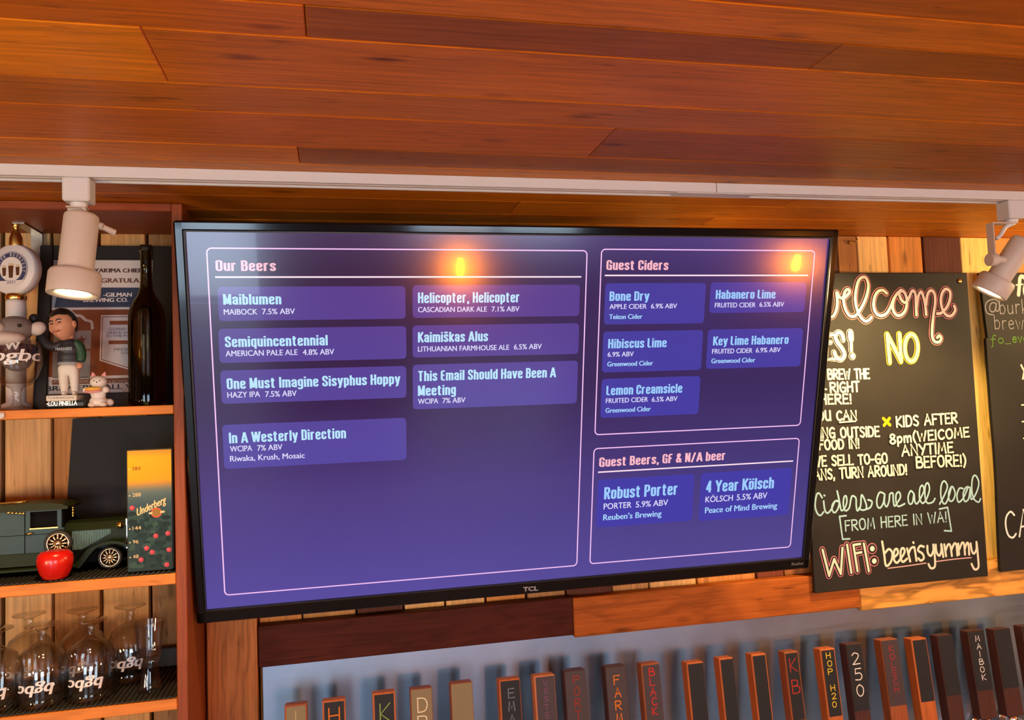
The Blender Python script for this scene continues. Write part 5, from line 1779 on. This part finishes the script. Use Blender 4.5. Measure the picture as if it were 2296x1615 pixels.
# bonnet with louvred side
mb = MB()
bw = .011
vs, fs = [], []
for x, sh_ in ((xwind, 0.0), (xhood, .004)):
    for y, z in ((yn + .006 + sh_, zsill - .004), (yn + .006 + sh_, zh_n - .002), (yn + .016 + sh_, zh_n + .010), (1.593, zh_n + .0145), (yf_ - .016 - sh_, zh_n + .010), (yf_ - .006 - sh_, zh_n - .002), (yf_ - .006 - sh_, zsill - .004)):
        vs.append((x, y, z))
fs = [[i, (i + 1) % 7, 7 + (i + 1) % 7, 7 + i] for i in range(7)] + [list(range(7))[::-1], list(range(7, 14))]
mb.add(vs, fs)
mb.build('bonnet', GCAR, car)
LOU = paint('pale_teal_louvre', (.20, .36, .38), .3, coat=.3)
lx0, lx1 = cxm(915, 620), cxm(1412, 520)
mb = MB()
n = 24
for i in range(n):
    xa = lx0 + (lx1 - lx0) * (i + .1) / n
    xb = xa + (lx1 - lx0) / n * .62
    t_ = i / (n - 1)
    zlo = zsill + (zh_n - .012 - zsill) * max(0, (t_ - .25) / .75)
    mb.box(xa, xb, yn + .0035 + t_ * .004, yn + .008 + t_ * .004, zlo, zh_n - .003, b=.0008)
mb.build('louvres', LOU, car)
MB().box(xhood - .002, xhood + .004, yn + .013, yf_ - .013, zsill - .006, zh_n + .014, b=.0015).build('radiator', CHR, car)
# front wings sweeping over the wheels
wcx, wcz = cxm(1420, 870, yn - .004), gz0 + .0206
Rw = .0204
for side, (ya, yb2) in (('near', (yn - .018, yn + .006)), ('far', (yf_ - .006, yf_ + .018))):
    top = [(cxm(945, 1000), zrun0 + .005), (cxm(1040, 900), zrun0 + .013), (cxm(1150, 780), zrun0 + .030), (cxm(1270, 660), wcz + Rw * 1.20), (cxm(1400, 590), wcz + Rw * 1.44), (cxm(1520, 590), wcz + Rw * 1.46), (cxm(1640, 640), wcz + Rw * 1.22), (cxm(1720, 740), wcz + Rw * .75)]
    bot = [(cxm(1712, 760), wcz + Rw * .66), (cxm(1630, 680), wcz + Rw * 1.06), (cxm(1510, 640), wcz + Rw * 1.24), (cxm(1410, 640), wcz + Rw * 1.24), (cxm(1290, 700), wcz + Rw * 1.02), (cxm(1200, 800), wcz + Rw * .5), (cxm(1130, 920), wcz - Rw * .1), (cxm(1060, 1010), zrun0)]
    tp_ = [(p.x, p.y) for p in smooth_path(top, 4)]
    bt_ = [(p.x, p.y) for p in smooth_path(bot, 4)]
    n = min(len(tp_), len(bt_))
    bt_ = bt_[::-1]
    vs = []
    for (xa, za), (xb, zb_) in zip(tp_[:n], bt_[:n]):
        vs += [(xa, ya, za), (xa, yb2, za), (xb, yb2, zb_), (xb, ya, zb_)]
    fs = []
    for i in range(n - 1):
        for k in range(4):
            l = (k + 1) % 4
            fs.append([4 * i + k, 4 * i + l, 4 * i + 4 + l, 4 * i + 4 + k])
    fs += [[0, 1, 2, 3], [4 * n - 1, 4 * n - 2, 4 * n - 3, 4 * n - 4]]
    MB().add(vs, fs, smooth=False).build('front_wing', GCAR, car)
    rw = X0 + .055
    arc = [(rw + .027 * math.cos(math.radians(a)), wcz + .027 * math.sin(math.radians(a))) for a in range(180, -1, -15)]
    arc2 = [(rw + .023 * math.cos(math.radians(a)), wcz + .023 * math.sin(math.radians(a))) for a in range(0, 181, 15)]
    MB().prism(arc + arc2, ya, yb2).build('rear_wing', GCAR, car)
TYRE = paint('black_tyre', (.018, .015, .012), .6)
RIMM = paint('gold_chrome_rim', (.88, .74, .52), .2, metal=1.0, noise=0)


def wheel(x, y, z, R_, wd, name='wheel', rim=.80, tilt=0.0):
    M = M_at(x, y, z) @ Matrix.Rotation(tilt, 4, 'Z') @ Matrix.Rotation(math.radians(90), 4, 'X')
    a = R_
    tyre = MB().lathe([(a * rim * .98, -wd * .42), (a * .88, -wd * .5), (a * .97, -wd * .38), (a, 0), (a * .97, wd * .38), (a * .88, wd * .5), (a * rim * .98, wd * .42), (a * rim * .95, 0), (a * rim * .98, -wd * .42)], M=M, seg=48).build(name, TYRE, car)
    r = a * rim
    MB().lathe([(r * .86, wd * .30), (r * .9, wd * .44), (r, wd * .46), (r, wd * .2), (r * .9, wd * .1), (r * .86, wd * .30)], M=M, seg=48).build('rim', RIMM, tyre)
    for i in range(12):
        an = 2 * math.pi * i / 12
        c, s = math.cos(an), math.sin(an)
        MB().tube([(r * .2 * c, r * .2 * s, wd * .40), (r * .9 * c, r * .9 * s, wd * .36)], [r * .07, r * .12], seg=8, M=M).build('spoke', RIMM, tyre)
    MB().lathe([(r * .26, wd * .2), (r * .26, wd * .42), (r * .2, wd * .54), (0, wd * .58)], M=M, seg=24).build('hub', RIMM, tyre)
    MB().lathe([(0, 0), (r * .95, 0)], M=M @ M_at(0, 0, wd * .12), seg=32).build('wheel_disc', BLKC, tyre)


wheel(wcx, yn - .004, wcz, .0204, .011)
wheel(wcx, yf_ + .004, wcz, .0204, .011)
wheel(X0 + .055, yn - .004, wcz, .0204, .011)
wheel(X0 + .055, yf_ + .004, wcz, .0204, .011)
sp_ = P(752 / 5.74, 1100 + 682 / 5.74, yn - .009)
wheel(sp_.x, yn - .009, sp_.z, .0232, .010, 'spare_wheel', .79)
# brightwork
MB().box(wins[0][0] - .001, wins[0][1] + .002, yn - .0012, yn + .001, zbelt - .0004, zbelt + .0026, b=.0006).build('gold_belt_strip', GLD, car)
mb = MB().tube([(cxm(335, 560), yn - .004, czm(560, 380)), (cxm(430, 545), yn - .004, czm(548, 420))], .0016, seg=8).cyl((cxm(345, 560), yn + .001, czm(558, 380)), (cxm(345, 560), yn - .004, czm(558, 380)), .0013, seg=8)
mb.build('door_handle', GLD, car)
mb = MB()
for X in (110, 160, 210, 260, 300):
    mb.ball((cxm(X, 295), yn - .001, czm(293 + (X - 200) * .05, X)), (.0030, .0018, .0022), seg=10)
mb.build('gold_swag', GLD, car)
MB().lathe([(0, -.008), (.0045, -.006), (.0068, 0), (.0066, .003), (0, .0045)], M=M_at(cxm(1540, 452), yn + .006, czm(452, 1540)) @ Matrix.Rotation(math.radians(90), 4, 'Y'), seg=24).build('headlamp', GLD, car)
MB().lathe([(0, -.007), (.0045, -.005), (.0068, 0), (.0066, .003), (0, .0045)], M=M_at(cxm(1540, 452), yf_ - .006, czm(452, 1540)) @ Matrix.Rotation(math.radians(90), 4, 'Y'), seg=24).build('headlamp', GLD, car)
mb = MB()
for Y in (190, 220, 255, 290, 325):
    mb.ball((cxm(935, Y, 1.59), 1.59, czm(Y, 935, 1.59)), (.0030, .002, .0030), seg=10)
mb.build('windscreen_lamp', GLD, car)
MB().tube(smooth_path([(xhood + .002, 1.593, zh_n + .013), (xhood + .003, 1.593, zh_n + .024), (xhood - .003, 1.593, zh_n + .030)], 4), .0018, seg=8).build('mascot_rod', CHR, car)
MB().tube([(xhood + .010, yn - .012, wcz - .004), (xhood + .010, yf_ + .012, wcz - .004)], .0022, seg=8).build('bumper', CHR, car)

# ================================================================== GLASSES ON THE LOWEST SHELF
gs = s3t + MZ + .0003
ha = P(95, 1400, 1.532).z - gs
prf = [(.0362, 0), (.0372, .0005), (.0392, ha * .14), (.0412, ha * .30), (.0418, ha * .40), (.0395, ha * .53), (.032, ha * .655), (.018, ha * .735), (.0080, ha * .775), (.0062, ha * .82), (.0072, ha * .86), (.0064, ha * .90), (.0095, ha * .945), (.021, ha * .975), (.0268, ha * .988), (.0268, ha),
       (0, ha * .990), (0, ha * .765), (.012, ha * .72), (.030, ha * .643), (.0380, ha * .525), (.0404, ha * .40), (.0398, ha * .30), (.0376, ha * .14), (.0354, .0005), (.0362, 0)]
tulip = thing('tulip_glass', (0, 1.54, gs), 'tulip glass', 'glass', 'upside down tulip glasses on the lowest shelf')
MB().lathe(prf, M=M_at(0, 1.54, gs), seg=52).build('bowl', GLS, tulip)
Rt = interp(prf[:7])
mb = MB(); wrap_text(mb, 'bgbc', 0, 1.54, gs + ha * .31, lambda z: Rt(z - gs), face_ang(-.55, 1.54) - .32, .056, .019, flip=True); mb.build('logo', CHW, tulip)
spots = [(95, 1.532, 'upside down tulip glass in the front row, left of another with a full white logo'), (204, 1.536, 'upside down tulip glass in the front row, beside the upright footed glass'),
         (-10, 1.530, 'upside down tulip glass in the front row, cut by the photo edge'), (66, 1.624, 'upside down tulip glass in the back row, furthest left'),
         (186, 1.624, 'upside down tulip glass in the back row, in the middle'), (294, 1.624, 'upside down tulip glass in the back row, behind the upright footed glass')]
for i, (px, y, lab) in enumerate(spots):
    o = tulip if i == 0 else copy_tree(tulip)
    p = P(px, 1570 if y < 1.6 else 1545, y)
    o.location = (p.x, y, gs)
    o['label'] = lab
y = 1.536
p = P(336, 1540, y)
hp = P(336, 1393, y).z - gs
t = thing('footed_glass', (p.x, y, gs), 'upright footed beer glass with tall straight bowl at the right end of the lowest shelf', 'glass')
pg = [(0, .003), (.0205, .0005), (.0210, .002), (.0195, hp * .10), (.0155, hp * .24), (.0142, hp * .34), (.0152, hp * .41), (.0190, hp * .47), (.0208, hp * .55), (.0212, hp * .7), (.0222, hp * .86), (.0250, hp * .985), (.0251, hp), (.0241, hp), (.0236, hp * .985), (.0208, hp * .86), (.0198, hp * .7), (.0192, hp * .56), (.0165, hp * .50), (0, hp * .48)]
MB().lathe(pg, M=M_at(p.x, y, gs), seg=52).build('bowl', GLS, t)
# dark rail lying at the back of the lowest shelf
MB_ = MB().box(P(255, 1520, 1.668).x, XS0 - .002, 1.662, 1.676, gs, gs + .036, b=.002)
tag(MB_.build('dark_batten', paint('black_batten', (.016, .013, .011), .6)), 'low black batten lying against the wall behind the lowest shelf glasses', 'batten')
pn = P(3, 932, YS - .001)
tag(MB().ball((pn.x, YS - .0015, pn.z), (.0058, .003, .0058), seg=16).build('push_pin', WPL), 'white round pin head stuck in the upper shelf edge', 'pin')

# ================================================================== BEER TAPS
FACE_B, FACE_T = (.022, .021, .021), srgb(140, 122, 84)
TANF = paint('tan_chalk_face', srgb(126, 112, 76), .6)
BLKF = paint('black_chalk_face', (.017, .0185, .021), .6, noise=.25, nscale=50, spec=.25)
PURF = paint('worn_purple_face', srgb(58, 46, 48), .6, noise=.2, nscale=60)
W_TAP = wood('tap_handle_wood', rough=.5, contrast=.5, ring=.4, knots=.2, spec=.3)
CHROME = paint('polished_chrome', (.82, .82, .82), .08, metal=1.0, noise=0)
BLKP = paint('black_knob_plastic', (.01, .01, .01), .3)
LT, MD, DK = C(186, 100, 46), C(150, 80, 42), C(72, 38, 30)
LEAN = math.radians(7.0)
TH = .027
WHT, RED, ORG, YEL, GRN_, PUR_, BLU = srgb(230, 228, 224), srgb(196, 50, 44), srgb(214, 120, 30), srgb(230, 200, 50), srgb(130, 160, 80), srgb(120, 78, 110), srgb(110, 124, 140)
taps = [  # left x, top z, width, face, wood, framed, lettering, colour, letter height, pitch, start, chalk length, label
    (-.1074, 1.4215, .0410, 'T', MD, 1, 'IT', srgb(176, 160, 118), .020, .030, .012, .30, 'tap handle with tan face faintly lettered, furthest left of the row'),
    (-.0387, 1.4219, .0430, 'B', LT, 1, 'H', ORG, .028, .03, .014, .30, 'tap handle with wood framed black face and an orange letter H'),
    (.0549, 1.4252, .0430, 'B', LT, 1, 'K', GRN_, .034, .04, .020, .30, 'tap handle with wood framed black face and a green letter K'),
    (.1273, 1.4246, .0418, 'T', MD, 0, 'DR', srgb(226, 214, 178), .026, .033, .017, .30, 'tap handle with tan face lettered D R in cream'),
    (.2056, 1.4268, .0430, 'T', C(150, 80, 54), 0, '', WHT, .02, .03, .02, .30, 'tap handle with blank tan face'),
    (.3017, 1.4230, .0430, 'B', LT, 2, 'EMA', BLU, .017, .0245, .018, .30, 'tap handle with black face lettered EMA in faded blue'),
    (.3734, 1.4230, .0430, 'P', C(196, 120, 76), 2, 'WESTERLY', PUR_, .0095, .0152, .010, .30, 'tap handle with dark face and small purple letters running downwards'),
    (.4365, 1.4258, .0450, 'P', DK, 0, 'PORTER', srgb(140, 52, 40), .016, .0225, .010, .30, 'tap handle of dark brown wood lettered PORTER in dull red'),
    (.5234, 1.4244, .0450, 'P', DK, 0, 'FARM', ORG, .017, .0245, .018, .30, 'tap handle of dark wood lettered FARM in orange'),
    (.6016, 1.4217, .0410, 'P', MD, 2, 'BLACK', RED, .0145, .0192, .009, .30, 'tap handle with dark face lettered BLACK in red'),
    (.7025, 1.4138, .0385, 'B', LT, 2, '', WHT, .02, .03, .02, .30, 'tap handle with blank black face and bright wood side, between BLACK and two more blanks'),
    (.7767, 1.4151, .0330, 'B', LT, 2, '', WHT, .02, .03, .02, .30, 'tap handle with blank black face, in the middle of three neighbouring blanks'),
    (.8520, 1.4154, .0350, 'B', LT, 1, '', WHT, .02, .03, .02, .30, 'tap handle with blank black face next to the red KB handle'),
    (.9298, 1.4125, .0340, 'B', MD, 1, 'KB', srgb(170, 52, 40), .027, .044, .014, .139, 'tap handle with black face lettered KB in red'),
    (1.0164, 1.4098, .0365, 'B', LT, 1, 'HOP H20', YEL, .0118, .0168, .008, .139, 'tap handle with black face lettered HOP H20 in yellow'),
    (1.0812, 1.4137, .0385, 'B', DK, 0, '250', WHT, .024, .033, .019, .139, 'tap handle with black face and the white number 250'),
    (1.1689, 1.4140, .0435, 'P', MD, 0, 'KOLSCH', srgb(170, 46, 52), .0125, .0172, .013, .139, 'tap handle with dark face lettered KOLSCH in red'),
    (1.2466, 1.4088, .0400, 'B', LT, 1, '', WHT, .02, .03, .02, .134, 'tap handle with blank black face and orange wood border, right of the red KOLSCH handle'),
    (1.3155, 1.4089, .0400, 'B', DK, 0, '', WHT, .02, .03, .02, .129, 'tap handle with blank black face and dark wood foot, left of the MAIBOK handle'),
    (1.3967, 1.4109, .0435, 'B', DK, 0, 'MAIBOK', WHT, .0118, .0168, .011, .129, 'tap handle with black face lettered MAIBOK in white'),
    (1.4675, 1.4083, .0440, 'B', DK, 0, '', WHT, .02, .03, .02, .129, 'tap handle with blank black face, right of the MAIBOK handle'),
    (1.5450, 1.4083, .0430, 'B', DK, 0, '', WHT, .02, .03, .02, .129, 'tap handle at the photo edge, last of the row'),
]
HL = .190
faucet_mesh = None
for x, zt, wd, face_, tone, framed, txt, col, lh, pitch, start, cl, lab in taps:
    yt = 1.57
    upv = Vector((0, math.sin(LEAN), math.cos(LEAN)))       # handles lean back towards the steel
    base = Vector((x + wd / 2, yt, zt)) - upv * HL
    t = thing('beer_tap', base, lab, 'tap handle', 'tap handles in front of the steel sheet')
    nrm = Vector((0, -math.cos(LEAN), math.sin(LEAN)))
    MT_ = Matrix(((1, 0, 0, x + wd / 2), (0, math.cos(LEAN), math.sin(LEAN), base.y), (0, -math.sin(LEAN), math.cos(LEAN), base.z), (0, 0, 0, 1)))   # local y into the wall, z up the handle
    MB().box(-wd / 2, wd / 2, 0, TH, 0, HL, b=.0016, col=tone, axis='z', M=MT_).build('handle', W_TAP, t)
    fm = {'T': TANF, 'B': BLKF, 'P': PURF}[face_]
    e_l = .0034 if framed in (1, 2) else .0012
    e_r = .0030 if framed == 1 else .0012
    e_t = .0034 if framed == 1 else (.003 if framed == 2 else .0012)
    zlow = max(.006, HL - cl)
    MB().box(-wd / 2 + e_l, wd / 2 - e_r, -.0007, .001, zlow, HL - e_t, M=MT_).build('chalk_face', fm, t)
    if txt:
        hp_ = Plane(MT_ @ Vector((0, -.0007, HL)), (1, 0, 0), upv)
        if hp_.n.y > 0: hp_.n = -hp_.n
        mb = MB()
        rj = random.Random(txt)
        for i, ch in enumerate(txt):
            if ch == ' ':
                continue
            zc_ = -start - pitch * i - lh
            if -zc_ > HL - .012:
                break
            gw, st = glyph(ch)
            wl = min(wd * .52, lh * .78) if lh > .014 else lh * .92
            kx = wl / max(gw, .3)
            ox = (e_l - e_r) / 2 - gw * kx / 2 + rj.uniform(-.001, .001)
            for ps in st:
                stroke(mb, hp_, [(ox + p_.x * kx, zc_ + p_.y * lh) for p_ in ps], .0016 if lh < .014 else .0022, col, .0004)
        mb.build('chalk_lettering', CHALK, t)
    # ferrule and faucet, mostly below the photograph
    bz_ = base
    MB().lathe([(.0085, .0), (.0125, -.003), (.0125, -.014), (.0095, -.02), (0, -.02)], M=MT_ @ M_at(0, TH / 2, .001), seg=24).build('ferrule', CHROME, t)
    cxp = MT_ @ Vector((0, TH / 2, -.03))
    mb = MB()
    mb.ball(cxp, .0125, seg=20)
    mb.tube(smooth_path([cxp + Vector((0, .0, -.004)), cxp + Vector((0, -.004, -.03)), cxp + Vector((0, -.02, -.06)), cxp + Vector((0, -.026, -.095))], 5), [.012] * 5 + [.0105] * 6 + [.0085] * 5, seg=16)
    mb.cyl(cxp + Vector((0, .006, -.022)), (cxp.x, 1.6625, cxp.z - .022), .0115, seg=20)
    mb.cyl((cxp.x, 1.654, cxp.z - .022), (cxp.x, 1.6638, cxp.z - .022), .022, .024, seg=28)
    mb.build('faucet', CHROME, t)
